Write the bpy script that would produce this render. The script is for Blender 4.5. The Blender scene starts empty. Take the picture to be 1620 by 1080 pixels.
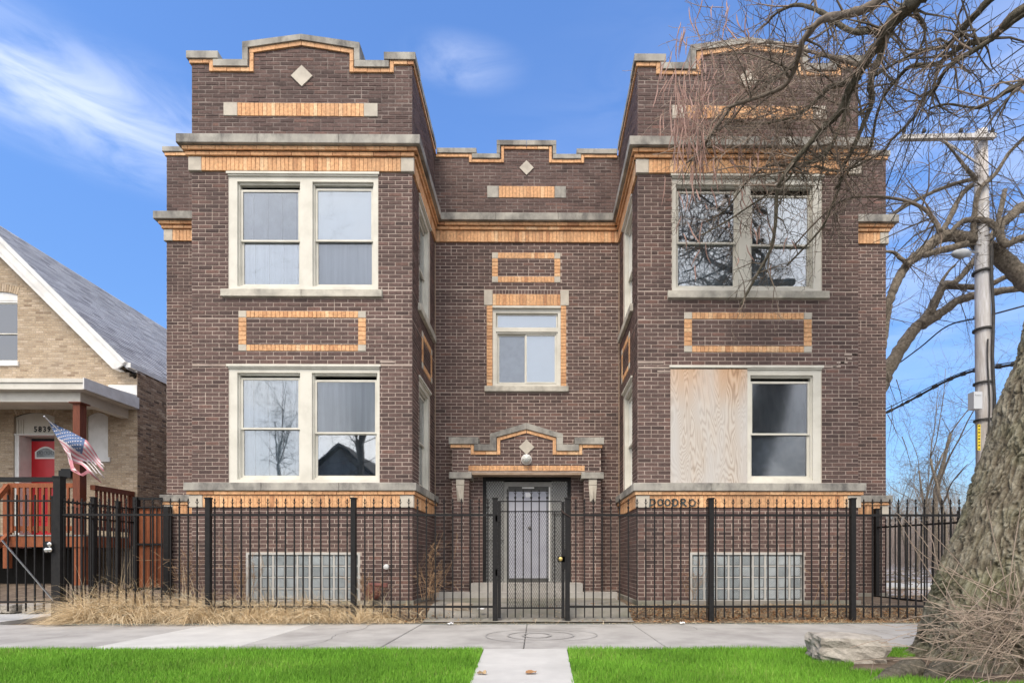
import bpy, math, random
from mathutils import Vector, Matrix
random.seed(7)
R = random.Random(11)
C = bpy.context.scene.collection
SC = bpy.context.scene
rad = math.radians

# ---------------------------------------------------------------- camera
PHI = 0.0072            # the facade is turned a hair away on the right
FPX, CX, VY, ZC = 850.0, 855.1, 884.0, 0.93
cd = bpy.data.cameras.new('camera'); cam = bpy.data.objects.new('camera', cd); C.objects.link(cam)
cd.sensor_width = 36; cd.lens = FPX / 1620 * 36
cd.shift_x = -(CX - 810) / 1620; cd.shift_y = (VY - 540) / 1620
cd.clip_start = 0.05; cd.clip_end = 2000
cam.location = (0, 0, ZC); cam.rotation_euler = (rad(90), 0, -PHI)
SC.camera = cam

# ---------------------------------------------------------------- sky, sun, exposure
SUN_EL, SUN_AZ = rad(52), rad(200)       # high, behind the camera and a little to the left
w = bpy.data.worlds.new('World'); SC.world = w; w.use_nodes = True
nt = w.node_tree; nt.nodes.clear()
def N(t, **k):
    n = nt.nodes.new(t)
    for a, b in k.items(): setattr(n, a, b)
    return n
sky = N('ShaderNodeTexSky'); sky.sky_type = 'NISHITA'; sky.sun_disc = False
sky.sun_elevation = SUN_EL; sky.sun_rotation = SUN_AZ; sky.air_density = 1.3; sky.dust_density = 0.3; sky.ozone_density = 3.5
tint = N('ShaderNodeMixRGB', blend_type='MULTIPLY'); tint.inputs[0].default_value = 1; tint.inputs[2].default_value = (0.70, 0.90, 1.20, 1)
nt.links.new(sky.outputs[0], tint.inputs[1])
tc = N('ShaderNodeTexCoord')
sz_ = N('ShaderNodeSeparateXYZ'); nt.links.new(tc.outputs['Generated'], sz_.inputs[0])
deep = N('ShaderNodeMapRange'); deep.inputs[1].default_value = 0.0; deep.inputs[2].default_value = 0.55; deep.inputs[3].default_value = 0.50; deep.inputs[4].default_value = 0.95
nt.links.new(sz_.outputs[2], deep.inputs[0])
tint2 = N('ShaderNodeVectorMath', operation='SCALE'); nt.links.new(tint.outputs[0], tint2.inputs[0]); nt.links.new(deep.outputs[0], tint2.inputs['Scale'])
def blob(d, sc, a, b):
    m = N('ShaderNodeVectorMath', operation='SUBTRACT'); m.inputs[1].default_value = Vector(d).normalized()
    nt.links.new(tc.outputs['Generated'], m.inputs[0])
    s = N('ShaderNodeVectorMath', operation='MULTIPLY'); s.inputs[1].default_value = sc; nt.links.new(m.outputs[0], s.inputs[0])
    l = N('ShaderNodeVectorMath', operation='LENGTH'); nt.links.new(s.outputs[0], l.inputs[0])
    r = N('ShaderNodeMapRange', interpolation_type='SMOOTHSTEP'); r.inputs[1].default_value = a; r.inputs[2].default_value = b
    r.inputs[3].default_value = 1; r.inputs[4].default_value = 0; nt.links.new(l.outputs['Value'], r.inputs[0])
    return r.outputs[0]
def math_(op, a, b):
    m = N('ShaderNodeMath', operation=op, use_clamp=True)
    for i, v in enumerate((a, b)):
        if isinstance(v, (int, float)): m.inputs[i].default_value = v
        else: nt.links.new(v, m.inputs[i])
    return m.outputs[0]
mp = N('ShaderNodeMapping'); mp.inputs['Scale'].default_value = (1.2, 1.2, 3.4); mp.inputs['Location'].default_value = (3.1, 0.4, 0.2)
nt.links.new(tc.outputs['Generated'], mp.inputs[0])
ns = N('ShaderNodeTexNoise'); ns.inputs['Scale'].default_value = 1.7; ns.inputs['Detail'].default_value = 7; ns.inputs['Roughness'].default_value = 0.5; ns.inputs['Distortion'].default_value = 0.4
nt.links.new(mp.outputs[0], ns.inputs['Vector'])
cr = N('ShaderNodeMapRange', interpolation_type='SMOOTHSTEP'); cr.inputs[1].default_value = 0.44; cr.inputs[2].default_value = 0.74
nt.links.new(ns.outputs[0], cr.inputs[0])
sxyz = N('ShaderNodeSeparateXYZ'); nt.links.new(tc.outputs['Generated'], sxyz.inputs[0])
bank = N('ShaderNodeMapRange', interpolation_type='SMOOTHSTEP'); bank.inputs[1].default_value = 0.35; bank.inputs[2].default_value = -0.45   # the cloud bank the windows mirror
nt.links.new(sxyz.outputs[1], bank.inputs[0])
field = math_('MULTIPLY', bank.outputs[0], math_('ADD', math_('MULTIPLY', cr.outputs[0], 0.25), 0.76))
b1 = blob((-0.90, 1, 0.865), (2.3, 2.3, 11.0), 0.0, 0.85)
b2 = blob((-0.14, 1, 0.92), (7.0, 1.5, 26.0), 0.0, 0.75)
b3 = blob((0.93, 1, 0.72), (1.2, 1.2, 3.0), 0.1, 1.1)
mp2 = N('ShaderNodeMapping'); mp2.inputs['Scale'].default_value = (1.5, 1.5, 5)
nt.links.new(tc.outputs['Generated'], mp2.inputs[0])
n2 = N('ShaderNodeTexNoise'); n2.inputs['Scale'].default_value = 4.5; n2.inputs['Detail'].default_value = 8; n2.inputs['Roughness'].default_value = 0.55; n2.inputs['Distortion'].default_value = 0.6
nt.links.new(mp2.outputs[0], n2.inputs['Vector'])
cr2 = N('ShaderNodeMapRange', interpolation_type='SMOOTHSTEP'); cr2.inputs[1].default_value = 0.28; cr2.inputs[2].default_value = 0.66
nt.links.new(n2.outputs[0], cr2.inputs[0])
wisps = math_('MULTIPLY', math_('ADD', math_('ADD', math_('MULTIPLY', b1, 0.95), math_('MULTIPLY', b2, 0.6)), math_('MULTIPLY', b3, 0.38)), cr2.outputs[0])
tot = math_('ADD', field, math_('MULTIPLY', wisps, 0.34))
mixc = N('ShaderNodeMixRGB'); mixc.inputs[2].default_value = (9.0, 8.7, 8.4, 1)
nt.links.new(tot, mixc.inputs[0]); nt.links.new(tint2.outputs[0], mixc.inputs[1])
bg = N('ShaderNodeBackground'); bg.inputs[1].default_value = 0.115
nt.links.new(mixc.outputs[0], bg.inputs[0])
wo = N('ShaderNodeOutputWorld'); nt.links.new(bg.outputs[0], wo.inputs[0])
sd = bpy.data.lights.new('sun', 'SUN'); sd.energy = 1.35; sd.angle = rad(24); sd.color = (1, 0.88, 0.72)
so = bpy.data.objects.new('sun', sd); C.objects.link(so)
dv = Vector((math.sin(SUN_AZ) * math.cos(SUN_EL), math.cos(SUN_AZ) * math.cos(SUN_EL), math.sin(SUN_EL)))
so.rotation_euler = dv.to_track_quat('Z', 'Y').to_euler()
vs = SC.view_settings; vs.view_transform = 'Standard'; vs.look = 'None'; vs.gamma = 1; vs.use_curve_mapping = False
vs.exposure = 1.02

# ---------------------------------------------------------------- measuring helpers
cs, sn = math.cos(PHI), math.sin(PHI)
def XA(px, Y):
    t = (px - CX) / FPX
    return (t * Y * cs + Y * sn) / (cs - t * sn)
def at(px, py, Y):                   # a pixel of the photograph and a distance -> a point of the place
    x = XA(px, Y); d = Y * cs + x * sn
    return Vector((x, Y, ZC - (py - VY) * d / FPX))
def ZA(py, Y, px=849): return at(px, py, Y).z

# ---------------------------------------------------------------- materials
M = {}
def mat(name, c1, c2=None, rough=0.8, ns=8.0, bump=0.0, bs=60.0, stain=None, stain_amt=0.0, stain_scale=1.5, stretch=(1, 1, 1), metal=0.0, spec=0.3, tintramp=None, detail=6, lo=0.35, hi=0.65, dist=0.01):
    m = bpy.data.materials.new(name); m.use_nodes = True; t = m.node_tree; t.nodes.clear()
    out = t.nodes.new('ShaderNodeOutputMaterial'); b = t.nodes.new('ShaderNodeBsdfPrincipled'); t.links.new(b.outputs[0], out.inputs[0])
    b.inputs['Roughness'].default_value = rough; b.inputs['Metallic'].default_value = metal; b.inputs['Specular IOR Level'].default_value = spec
    g = t.nodes.new('ShaderNodeNewGeometry')
    mpn = t.nodes.new('ShaderNodeMapping'); mpn.inputs['Scale'].default_value = stretch; t.links.new(g.outputs['Position'], mpn.inputs[0])
    def noise(s, d=detail, r=0.6):
        n = t.nodes.new('ShaderNodeTexNoise'); n.inputs['Scale'].default_value = s; n.inputs['Detail'].default_value = d; n.inputs['Roughness'].default_value = r
        t.links.new(mpn.outputs[0], n.inputs['Vector']); return n
    def rng(src, a, bb, lo_=0, hi_=1):
        r = t.nodes.new('ShaderNodeMapRange'); r.inputs[1].default_value = a; r.inputs[2].default_value = bb; r.inputs[3].default_value = lo_; r.inputs[4].default_value = hi_
        t.links.new(src, r.inputs[0]); return r.outputs[0]
    if tintramp:
        a = t.nodes.new('ShaderNodeAttribute'); a.attribute_name = 'tint'
        ramp = t.nodes.new('ShaderNodeValToRGB'); e = ramp.color_ramp.elements
        while len(e) > 1: e.remove(e[0])
        e[0].position = tintramp[0][0]; e[0].color = (*tintramp[0][1], 1)
        for p, c in tintramp[1:]:
            q = e.new(p); q.color = (*c, 1)
        t.links.new(a.outputs['Fac'], ramp.inputs[0]); col = ramp.outputs[0]
        nn = noise(ns); mx = t.nodes.new('ShaderNodeMixRGB'); mx.blend_type = 'MULTIPLY'; mx.inputs[0].default_value = 1
        v = rng(nn.outputs[0], 0.3, 0.7, 0.72, 1.28)
        cmb = t.nodes.new('ShaderNodeCombineXYZ')
        for i in range(3): t.links.new(v, cmb.inputs[i])
        t.links.new(col, mx.inputs[1]); t.links.new(cmb.outputs[0], mx.inputs[2]); col = mx.outputs[0]
    else:
        mx = t.nodes.new('ShaderNodeMixRGB'); mx.inputs[1].default_value = (*c1, 1); mx.inputs[2].default_value = (*(c2 or c1), 1)
        nn = noise(ns); t.links.new(rng(nn.outputs[0], lo, hi), mx.inputs[0]); col = mx.outputs[0]
    if stain:
        sn_ = noise(stain_scale, 7, 0.65); mx2 = t.nodes.new('ShaderNodeMixRGB'); mx2.inputs[2].default_value = (*stain, 1)
        t.links.new(rng(sn_.outputs[0], 0.45, 0.64, 0, stain_amt), mx2.inputs[0]); t.links.new(col, mx2.inputs[1]); col = mx2.outputs[0]
    t.links.new(col, b.inputs['Base Color'])
    if bump:
        bn = noise(bs, 5, 0.65); bp = t.nodes.new('ShaderNodeBump'); bp.inputs['Strength'].default_value = bump; bp.inputs['Distance'].default_value = dist
        t.links.new(bn.outputs[0], bp.inputs['Height']); t.links.new(bp.outputs[0], b.inputs['Normal'])
    M[name] = m; return m
mat('dark_brick', (0.1,)*3, rough=0.85, ns=38, bump=0.5, bs=120, dist=0.004, stain=(0.03, 0.026, 0.026), stain_amt=0.3, stain_scale=0.9,
    tintramp=[(0, (0.080, 0.054, 0.050)), (0.3, (0.116, 0.076, 0.069)), (0.6, (0.140, 0.091, 0.082)), (0.85, (0.158, 0.100, 0.088)), (1, (0.19, 0.110, 0.092))])
mat('mortar', (0.52, 0.43, 0.375), (0.40, 0.325, 0.28), rough=0.95, ns=5, bump=0.4, bs=90, dist=0.004, stain=(0.22, 0.17, 0.15), stain_amt=0.6, stain_scale=0.9)
mat('parapet_mortar', (0.21, 0.165, 0.15), (0.12, 0.095, 0.088), rough=0.95, ns=9, bump=0.4, bs=90, dist=0.004, stain=(0.42, 0.36, 0.32), stain_amt=0.5, stain_scale=3)
mat('yellow_brick', (0.6,)*3, rough=0.75, ns=25, bump=0.35, bs=110, dist=0.003, stain=(0.16, 0.12, 0.09), stain_amt=0.28, stain_scale=1.6,
    tintramp=[(0, (0.50, 0.25, 0.125)), (0.25, (0.66, 0.36, 0.18)), (0.75, (0.74, 0.43, 0.225)), (1, (0.80, 0.54, 0.32))])
mat('limestone', (0.46, 0.44, 0.39), (0.30, 0.285, 0.26), rough=0.9, ns=4, bump=0.4, bs=60, dist=0.004, stain=(0.13, 0.125, 0.12), stain_amt=0.9, stain_scale=2.6, stretch=(1, 1, 0.6))
mat('clean_limestone', (0.60, 0.55, 0.47), (0.50, 0.46, 0.39), rough=0.9, ns=6, bump=0.3, bs=80, dist=0.003, stain=(0.3, 0.27, 0.24), stain_amt=0.3, stain_scale=4)
mat('white_trim', (0.70, 0.68, 0.61), (0.64, 0.62, 0.55), rough=0.5, ns=3, bump=0.05, bs=40, stain=(0.42, 0.40, 0.35), stain_amt=0.22, stain_scale=3)
mat('soiled_sill', (0.62, 0.59, 0.51), (0.47, 0.44, 0.38), rough=0.85, ns=5, bump=0.2, bs=70, stain=(0.2, 0.19, 0.17), stain_amt=0.6, stain_scale=3)
mat('caulk', (0.42, 0.32, 0.24), (0.34, 0.25, 0.18), rough=0.9)
mat('black_metal', (0.012, 0.012, 0.013), (0.02, 0.019, 0.019), rough=0.6, ns=20, spec=0.2)
mat('rusty_metal', (0.03, 0.022, 0.02), (0.06, 0.035, 0.028), rough=0.6, ns=14, spec=0.4)
mat('door_grey', (0.36, 0.37, 0.43), (0.42, 0.43, 0.49), rough=0.5, ns=3, bump=0.05, bs=30)
mat('door_frame_grey', (0.30, 0.30, 0.285), (0.24, 0.24, 0.23), rough=0.6, ns=5)
mat('door_dark', (0.10, 0.10, 0.095), (0.07, 0.07, 0.068), rough=0.6, ns=9)
mat('screen_backing', (0.55, 0.56, 0.54), (0.45, 0.45, 0.43), rough=0.7, ns=6)
mat('screen_metal', (0.12, 0.12, 0.12), (0.16, 0.15, 0.145), rough=0.5, ns=30, metal=0.3)
mat('chrome', (0.7, 0.69, 0.66), rough=0.2, metal=1.0)
mat('brass', (0.72, 0.55, 0.2), rough=0.3, metal=1.0)
mat('steel', (0.45, 0.46, 0.47), (0.35, 0.35, 0.36), rough=0.35, metal=0.9, ns=20)
mat('frosted_lamp', (0.72, 0.74, 0.70), (0.62, 0.64, 0.61), rough=0.25, ns=40, bump=0.3, bs=90)
mat('rust_red', (0.23, 0.085, 0.075), (0.30, 0.14, 0.12), rough=0.7, ns=18, bump=0.3, bs=70)
mat('concrete', (0.44, 0.425, 0.40), (0.37, 0.355, 0.335), rough=0.92, ns=2.2, bump=0.35, bs=140, dist=0.003, stain=(0.25, 0.235, 0.22), stain_amt=0.45, stain_scale=1.1)
mat('pale_concrete', (0.57, 0.56, 0.53), (0.50, 0.49, 0.465), rough=0.92, ns=3, bump=0.3, bs=150, dist=0.003, stain=(0.36, 0.35, 0.33), stain_amt=0.25, stain_scale=1.7)
mat('old_concrete', (0.33, 0.31, 0.275), (0.22, 0.205, 0.18), rough=0.95, ns=3, bump=0.5, bs=80, dist=0.006, stain=(0.14, 0.15, 0.09), stain_amt=0.55, stain_scale=1.4)
mat('tyre_mark', (0.29, 0.28, 0.265), (0.40, 0.385, 0.365), rough=0.9, ns=6)
mat('soil', (0.17, 0.125, 0.09), (0.10, 0.076, 0.056), rough=1, ns=12, bump=1, bs=60, dist=0.02, stain=(0.32, 0.25, 0.18), stain_amt=0.6, stain_scale=5)
mat('lawn_soil', (0.045, 0.09, 0.016), (0.03, 0.06, 0.012), rough=1, ns=12)
mat('leaf_litter', (0.34, 0.27, 0.21), (0.16, 0.115, 0.085), rough=1, ns=9, bump=1, bs=30, dist=0.03, stain=(0.55, 0.55, 0.57), stain_amt=0.75, stain_scale=0.45)
mat('asphalt', (0.055, 0.055, 0.056), (0.045, 0.044, 0.044), rough=0.9, ns=6, bump=0.5, bs=200)
mat('plywood_edge', (0.45, 0.33, 0.2), rough=0.9)
mat('tan_brick', (0.3,)*3, rough=0.9, ns=30, bump=0.4, bs=100, dist=0.004, stain=(0.20, 0.17, 0.14), stain_amt=0.3, stain_scale=1,
    tintramp=[(0, (0.26, 0.19, 0.13)), (0.3, (0.40, 0.31, 0.215)), (0.7, (0.47, 0.375, 0.27)), (1, (0.52, 0.42, 0.32))])
mat('tan_mortar', (0.40, 0.34, 0.27), (0.33, 0.275, 0.215), rough=0.95, ns=6)
mat('common_brick', (0.3,)*3, rough=0.95, ns=30, bump=0.5, bs=90, dist=0.006, stain=(0.09, 0.07, 0.055), stain_amt=0.35, stain_scale=1.3,
    tintramp=[(0, (0.14, 0.10, 0.075)), (0.35, (0.27, 0.185, 0.125)), (0.7, (0.38, 0.27, 0.185)), (1, (0.50, 0.39, 0.28))])
mat('dark_mortar', (0.30, 0.26, 0.21), (0.2, 0.17, 0.14), rough=0.95, ns=6)
mat('shingle', (0.3,)*3, rough=0.95, ns=40, bump=0.5, bs=150, dist=0.003,
    tintramp=[(0, (0.23, 0.23, 0.25)), (0.5, (0.36, 0.365, 0.39)), (1, (0.47, 0.475, 0.50))])
mat('white_paint', (0.78, 0.78, 0.77), (0.70, 0.70, 0.69), rough=0.6, ns=4, stain=(0.5, 0.49, 0.46), stain_amt=0.3, stain_scale=2)
mat('cream_paint', (0.68, 0.66, 0.60), (0.62, 0.60, 0.54), rough=0.6, ns=4, stain=(0.42, 0.40, 0.36), stain_amt=0.3, stain_scale=1.5)
mat('red_door', (0.55, 0.018, 0.028), (0.48, 0.014, 0.022), rough=0.35, ns=3, spec=0.5)
mat('cedar', (0.31, 0.10, 0.042), (0.23, 0.072, 0.03), rough=0.7, ns=8, bump=0.3, bs=40, dist=0.004, stretch=(6, 6, 1), stain=(0.17, 0.055, 0.025), stain_amt=0.5, stain_scale=2)
mat('redwood', (0.19, 0.060, 0.032), (0.135, 0.042, 0.024), rough=0.65, ns=6, bump=0.2, bs=30, stretch=(6, 6, 1))
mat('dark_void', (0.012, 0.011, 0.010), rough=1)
mat('interior', (0.10, 0.10, 0.10), (0.07, 0.07, 0.072), rough=1, ns=2)
mat('black_plastic', (0.015, 0.015, 0.016), rough=0.4)
mat('flag_blue', (0.075, 0.125, 0.25), (0.12, 0.18, 0.32), rough=0.8, ns=6)
mat('flag_red', (0.55, 0.19, 0.23), (0.66, 0.33, 0.38), rough=0.8, ns=6)
mat('flag_white', (0.72, 0.68, 0.70), (0.65, 0.60, 0.62), rough=0.8, ns=6)
mat('rock', (0.50, 0.46, 0.40), (0.36, 0.33, 0.285), rough=0.95, ns=7, bump=0.9, bs=28, dist=0.02, stain=(0.17, 0.15, 0.13), stain_amt=0.6, stain_scale=5)
mat('brush', (0.36, 0.30, 0.255), (0.25, 0.20, 0.17), rough=0.9, ns=4)
mat('twig', (0.10, 0.084, 0.064), (0.20, 0.168, 0.135), rough=0.9, ns=5)
mat('pale_twig', (0.36, 0.285, 0.225), (0.25, 0.19, 0.15), rough=0.9, ns=6)
mat('limb_bark', (0.085, 0.078, 0.055), (0.21, 0.185, 0.14), rough=0.95, ns=26, bump=1.0, bs=45, dist=0.03, stretch=(1, 1, 0.5))
mat('far_bark', (0.29, 0.245, 0.19), (0.12, 0.10, 0.078), rough=0.95, ns=16, bump=1.0, bs=30, dist=0.03)
mat('pod', (0.46, 0.30, 0.25), (0.33, 0.20, 0.165), rough=0.7, ns=6)
mat('straw', (0.3,)*3, rough=0.9, ns=10, tintramp=[(0, (0.40, 0.26, 0.14)), (0.5, (0.66, 0.51, 0.31)), (1, (0.85, 0.73, 0.52))])
mat('grass_blade', (0.3,)*3, rough=0.7, ns=1.2, tintramp=[(0, (0.085, 0.21, 0.016)), (0.5, (0.15, 0.35, 0.028)), (0.9, (0.22, 0.45, 0.045)), (1, (0.30, 0.34, 0.10))])
mat('pole_wood', (0.70, 0.69, 0.70), (0.52, 0.50, 0.48), rough=0.95, ns=6, bump=0.5, bs=30, stretch=(5, 5, 0.5), stain=(0.33, 0.27, 0.22), stain_amt=0.5, stain_scale=1.2)
mat('cable', (0.035, 0.035, 0.037), (0.08, 0.075, 0.07), rough=0.7)
mat('grey_box', (0.55, 0.57, 0.60), rough=0.5)
mat('yellow_tag', (0.75, 0.58, 0.03), rough=0.6)
mat('ink', (0.015, 0.016, 0.02), rough=0.7)
mat('spray_paint', (0.045, 0.075, 0.085), (0.02, 0.03, 0.035), rough=0.6, ns=20)
mat('litter_white', (0.8, 0.8, 0.82), rough=0.6)
mat('straw_stem_', (0.4,.3,.2))
mat('dead_leaf', (0.42, 0.24, 0.12), (0.28, 0.15, 0.07), rough=0.85, ns=30)
mat('curtain_light', (0.68, 0.70, 0.71), (0.42, 0.45, 0.47), rough=1, ns=2.2, stretch=(6, 6, 0.25))
mat('shade_grey', (0.54, 0.555, 0.57), (0.33, 0.35, 0.365), rough=1, ns=4.5, stain=(0.24, 0.25, 0.26), stain_amt=.5, stain_scale=2)
mat('shade_dark', (0.24, 0.245, 0.25), (0.10, 0.105, 0.11), rough=1, ns=3, stretch=(2, 2, .6))
mat('shade_white', (0.74, 0.77, 0.80), (0.66, 0.69, 0.72), rough=1, ns=1)
mat('rib_highlight', (0.70, 0.74, 0.76), (0.58, 0.62, 0.64), rough=0.25, ns=9)  # paler than the blocks: highlights along the ribs put into their colour
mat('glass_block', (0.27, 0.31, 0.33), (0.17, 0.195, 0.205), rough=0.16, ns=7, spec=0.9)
mat('stucco', (0.33, 0.29, 0.25), (0.26, 0.23, 0.20), rough=0.95, ns=3)

def bark_material():
    m = bpy.data.materials.new('trunk_bark'); m.use_nodes = True; t = m.node_tree; b = t.nodes['Principled BSDF']
    b.inputs['Roughness'].default_value = 0.95; b.inputs['Specular IOR Level'].default_value = 0.15
    a = t.nodes.new('ShaderNodeAttribute'); a.attribute_name = 'ridge'
    ramp = t.nodes.new('ShaderNodeValToRGB'); e = ramp.color_ramp.elements
    e[0].position = 0.0; e[0].color = (0.050, 0.040, 0.030, 1); e[1].position = 1; e[1].color = (0.31, 0.285, 0.225, 1)
    for p, c in ((0.28, (0.12, 0.10, 0.072)), (0.55, (0.205, 0.182, 0.135))):
        q = e.new(p); q.color = (*c, 1)
    t.links.new(a.outputs['Fac'], ramp.inputs[0])
    g = t.nodes.new('ShaderNodeNewGeometry')
    n = t.nodes.new('ShaderNodeTexNoise'); n.inputs['Scale'].default_value = 55; n.inputs['Detail'].default_value = 6; t.links.new(g.outputs['Position'], n.inputs['Vector'])
    n2 = t.nodes.new('ShaderNodeTexNoise'); n2.inputs['Scale'].default_value = 2.2; n2.inputs['Detail'].default_value = 5; t.links.new(g.outputs['Position'], n2.inputs['Vector'])
    r2 = t.nodes.new('ShaderNodeMapRange'); r2.inputs[1].default_value = 0.45; r2.inputs[2].default_value = 0.68; r2.inputs[4].default_value = 0.35; t.links.new(n2.outputs[0], r2.inputs[0])
    mx = t.nodes.new('ShaderNodeMixRGB'); mx.inputs[2].default_value = (0.115, 0.135, 0.055, 1); t.links.new(r2.outputs[0], mx.inputs[0]); t.links.new(ramp.outputs[0], mx.inputs[1])
    ov = t.nodes.new('ShaderNodeMixRGB'); ov.blend_type = 'OVERLAY'; ov.inputs[0].default_value = 0.7
    t.links.new(mx.outputs[0], ov.inputs[1]); t.links.new(n.outputs['Fac'], ov.inputs[2]); t.links.new(ov.outputs[0], b.inputs['Base Color'])
    bp = t.nodes.new('ShaderNodeBump'); bp.inputs['Strength'].default_value = 0.7; bp.inputs['Distance'].default_value = 0.01
    t.links.new(n.outputs['Fac'], bp.inputs['Height']); t.links.new(bp.outputs[0], b.inputs['Normal'])
    M['trunk_bark'] = m
bark_material()
def glass_material(name, base, rough=0.02, tintc=(0.86, 0.9, 0.92), wav=0.06):
    m = bpy.data.materials.new(name); m.use_nodes = True; t = m.node_tree; t.nodes.clear()
    o = t.nodes.new('ShaderNodeOutputMaterial'); mx = t.nodes.new('ShaderNodeMixShader'); tr = t.nodes.new('ShaderNodeBsdfTransparent'); gl = t.nodes.new('ShaderNodeBsdfGlossy')
    tr.inputs[0].default_value = (*tintc, 1); gl.inputs['Roughness'].default_value = rough; gl.inputs['Color'].default_value = (0.95, 0.97, 1, 1)
    fr = t.nodes.new('ShaderNodeFresnel'); fr.inputs[0].default_value = 1.5
    g = t.nodes.new('ShaderNodeNewGeometry'); n = t.nodes.new('ShaderNodeTexNoise'); n.inputs['Scale'].default_value = 1.6; n.inputs['Detail'].default_value = 1; t.links.new(g.outputs['Position'], n.inputs['Vector'])
    bp = t.nodes.new('ShaderNodeBump'); bp.inputs['Strength'].default_value = wav; bp.inputs['Distance'].default_value = 0.02; t.links.new(n.outputs[0], bp.inputs['Height']); t.links.new(bp.outputs[0], gl.inputs['Normal'])
    ad = t.nodes.new('ShaderNodeMath'); ad.operation = 'ADD'; ad.inputs[1].default_value = base; ad.use_clamp = True
    t.links.new(fr.outputs[0], ad.inputs[0]); t.links.new(ad.outputs[0], mx.inputs[0]); t.links.new(tr.outputs[0], mx.inputs[1]); t.links.new(gl.outputs[0], mx.inputs[2]); t.links.new(mx.outputs[0], o.inputs[0])
    M[name] = m
glass_material('window_glass', 0.16)
glass_material('storm_glass', 0.24)
glass_material('screened_glass', 0.08, rough=0.12, tintc=(0.80, 0.83, 0.86))
def plywood_material():
    m = bpy.data.materials.new('weathered_plywood'); m.use_nodes = True; t = m.node_tree; b = t.nodes['Principled BSDF']; b.inputs['Roughness'].default_value = 0.9
    g = t.nodes.new('ShaderNodeNewGeometry'); mp = t.nodes.new('ShaderNodeMapping'); mp.inputs['Scale'].default_value = (1.15, 1, 0.21); t.links.new(g.outputs['Position'], mp.inputs[0])
    n = t.nodes.new('ShaderNodeTexNoise'); n.inputs['Scale'].default_value = 2.6; n.inputs['Detail'].default_value = 2.5; n.inputs['Distortion'].default_value = 0.35; t.links.new(mp.outputs[0], n.inputs['Vector'])
    mu = t.nodes.new('ShaderNodeMath'); mu.operation = 'MULTIPLY'; mu.inputs[1].default_value = 230; t.links.new(n.outputs[0], mu.inputs[0])
    si = t.nodes.new('ShaderNodeMath'); si.operation = 'SINE'; t.links.new(mu.outputs[0], si.inputs[0])
    mr = t.nodes.new('ShaderNodeMapRange'); mr.inputs[1].default_value = -1; t.links.new(si.outputs[0], mr.inputs[0])
    ra = t.nodes.new('ShaderNodeValToRGB'); e = ra.color_ramp.elements; e[0].color = (0.36, 0.29, 0.23, 1); e[1].color = (0.57, 0.52, 0.46, 1)
    q = e.new(0.35); q.color = (0.50, 0.42, 0.35, 1); t.links.new(mr.outputs[0], ra.inputs[0])
    n2 = t.nodes.new('ShaderNodeTexNoise'); n2.inputs['Scale'].default_value = 1.7; n2.inputs['Detail'].default_value = 4; t.links.new(mp.outputs[0], n2.inputs['Vector'])
    r2 = t.nodes.new('ShaderNodeMapRange'); r2.inputs[1].default_value = 0.32; r2.inputs[2].default_value = 0.54; r2.inputs[4].default_value = 0.85; t.links.new(n2.outputs[0], r2.inputs[0])
    mx = t.nodes.new('ShaderNodeMixRGB'); mx.inputs[2].default_value = (0.53, 0.52, 0.51, 1); t.links.new(r2.outputs[0], mx.inputs[0]); t.links.new(ra.outputs[0], mx.inputs[1])
    # the fresher, more orange wood at the head, where the board stayed dry
    sx = t.nodes.new('ShaderNodeSeparateXYZ'); t.links.new(g.outputs['Position'], sx.inputs[0])
    r3 = t.nodes.new('ShaderNodeMapRange'); r3.inputs[1].default_value = 3.3; r3.inputs[2].default_value = 4.0; r3.inputs[4].default_value = 0.75; t.links.new(sx.outputs[2], r3.inputs[0])
    m3 = t.nodes.new('ShaderNodeMath'); m3.operation = 'MULTIPLY'; t.links.new(r3.outputs[0], m3.inputs[0])
    r4 = t.nodes.new('ShaderNodeMapRange'); r4.inputs[1].default_value = 0.35; r4.inputs[2].default_value = 0.6; r4.inputs[3].default_value = 1; r4.inputs[4].default_value = 0.35; t.links.new(n2.outputs[0], r4.inputs[0]); t.links.new(r4.outputs[0], m3.inputs[1])
    mx3 = t.nodes.new('ShaderNodeMixRGB'); mx3.blend_type = 'MULTIPLY'; mx3.inputs[2].default_value = (1.1, 0.74, 0.46, 1); t.links.new(m3.outputs[0], mx3.inputs[0]); t.links.new(mx.outputs[0], mx3.inputs[1])
    t.links.new(mx3.outputs[0], b.inputs['Base Color'])
    M['plywood'] = m
plywood_material()

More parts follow.
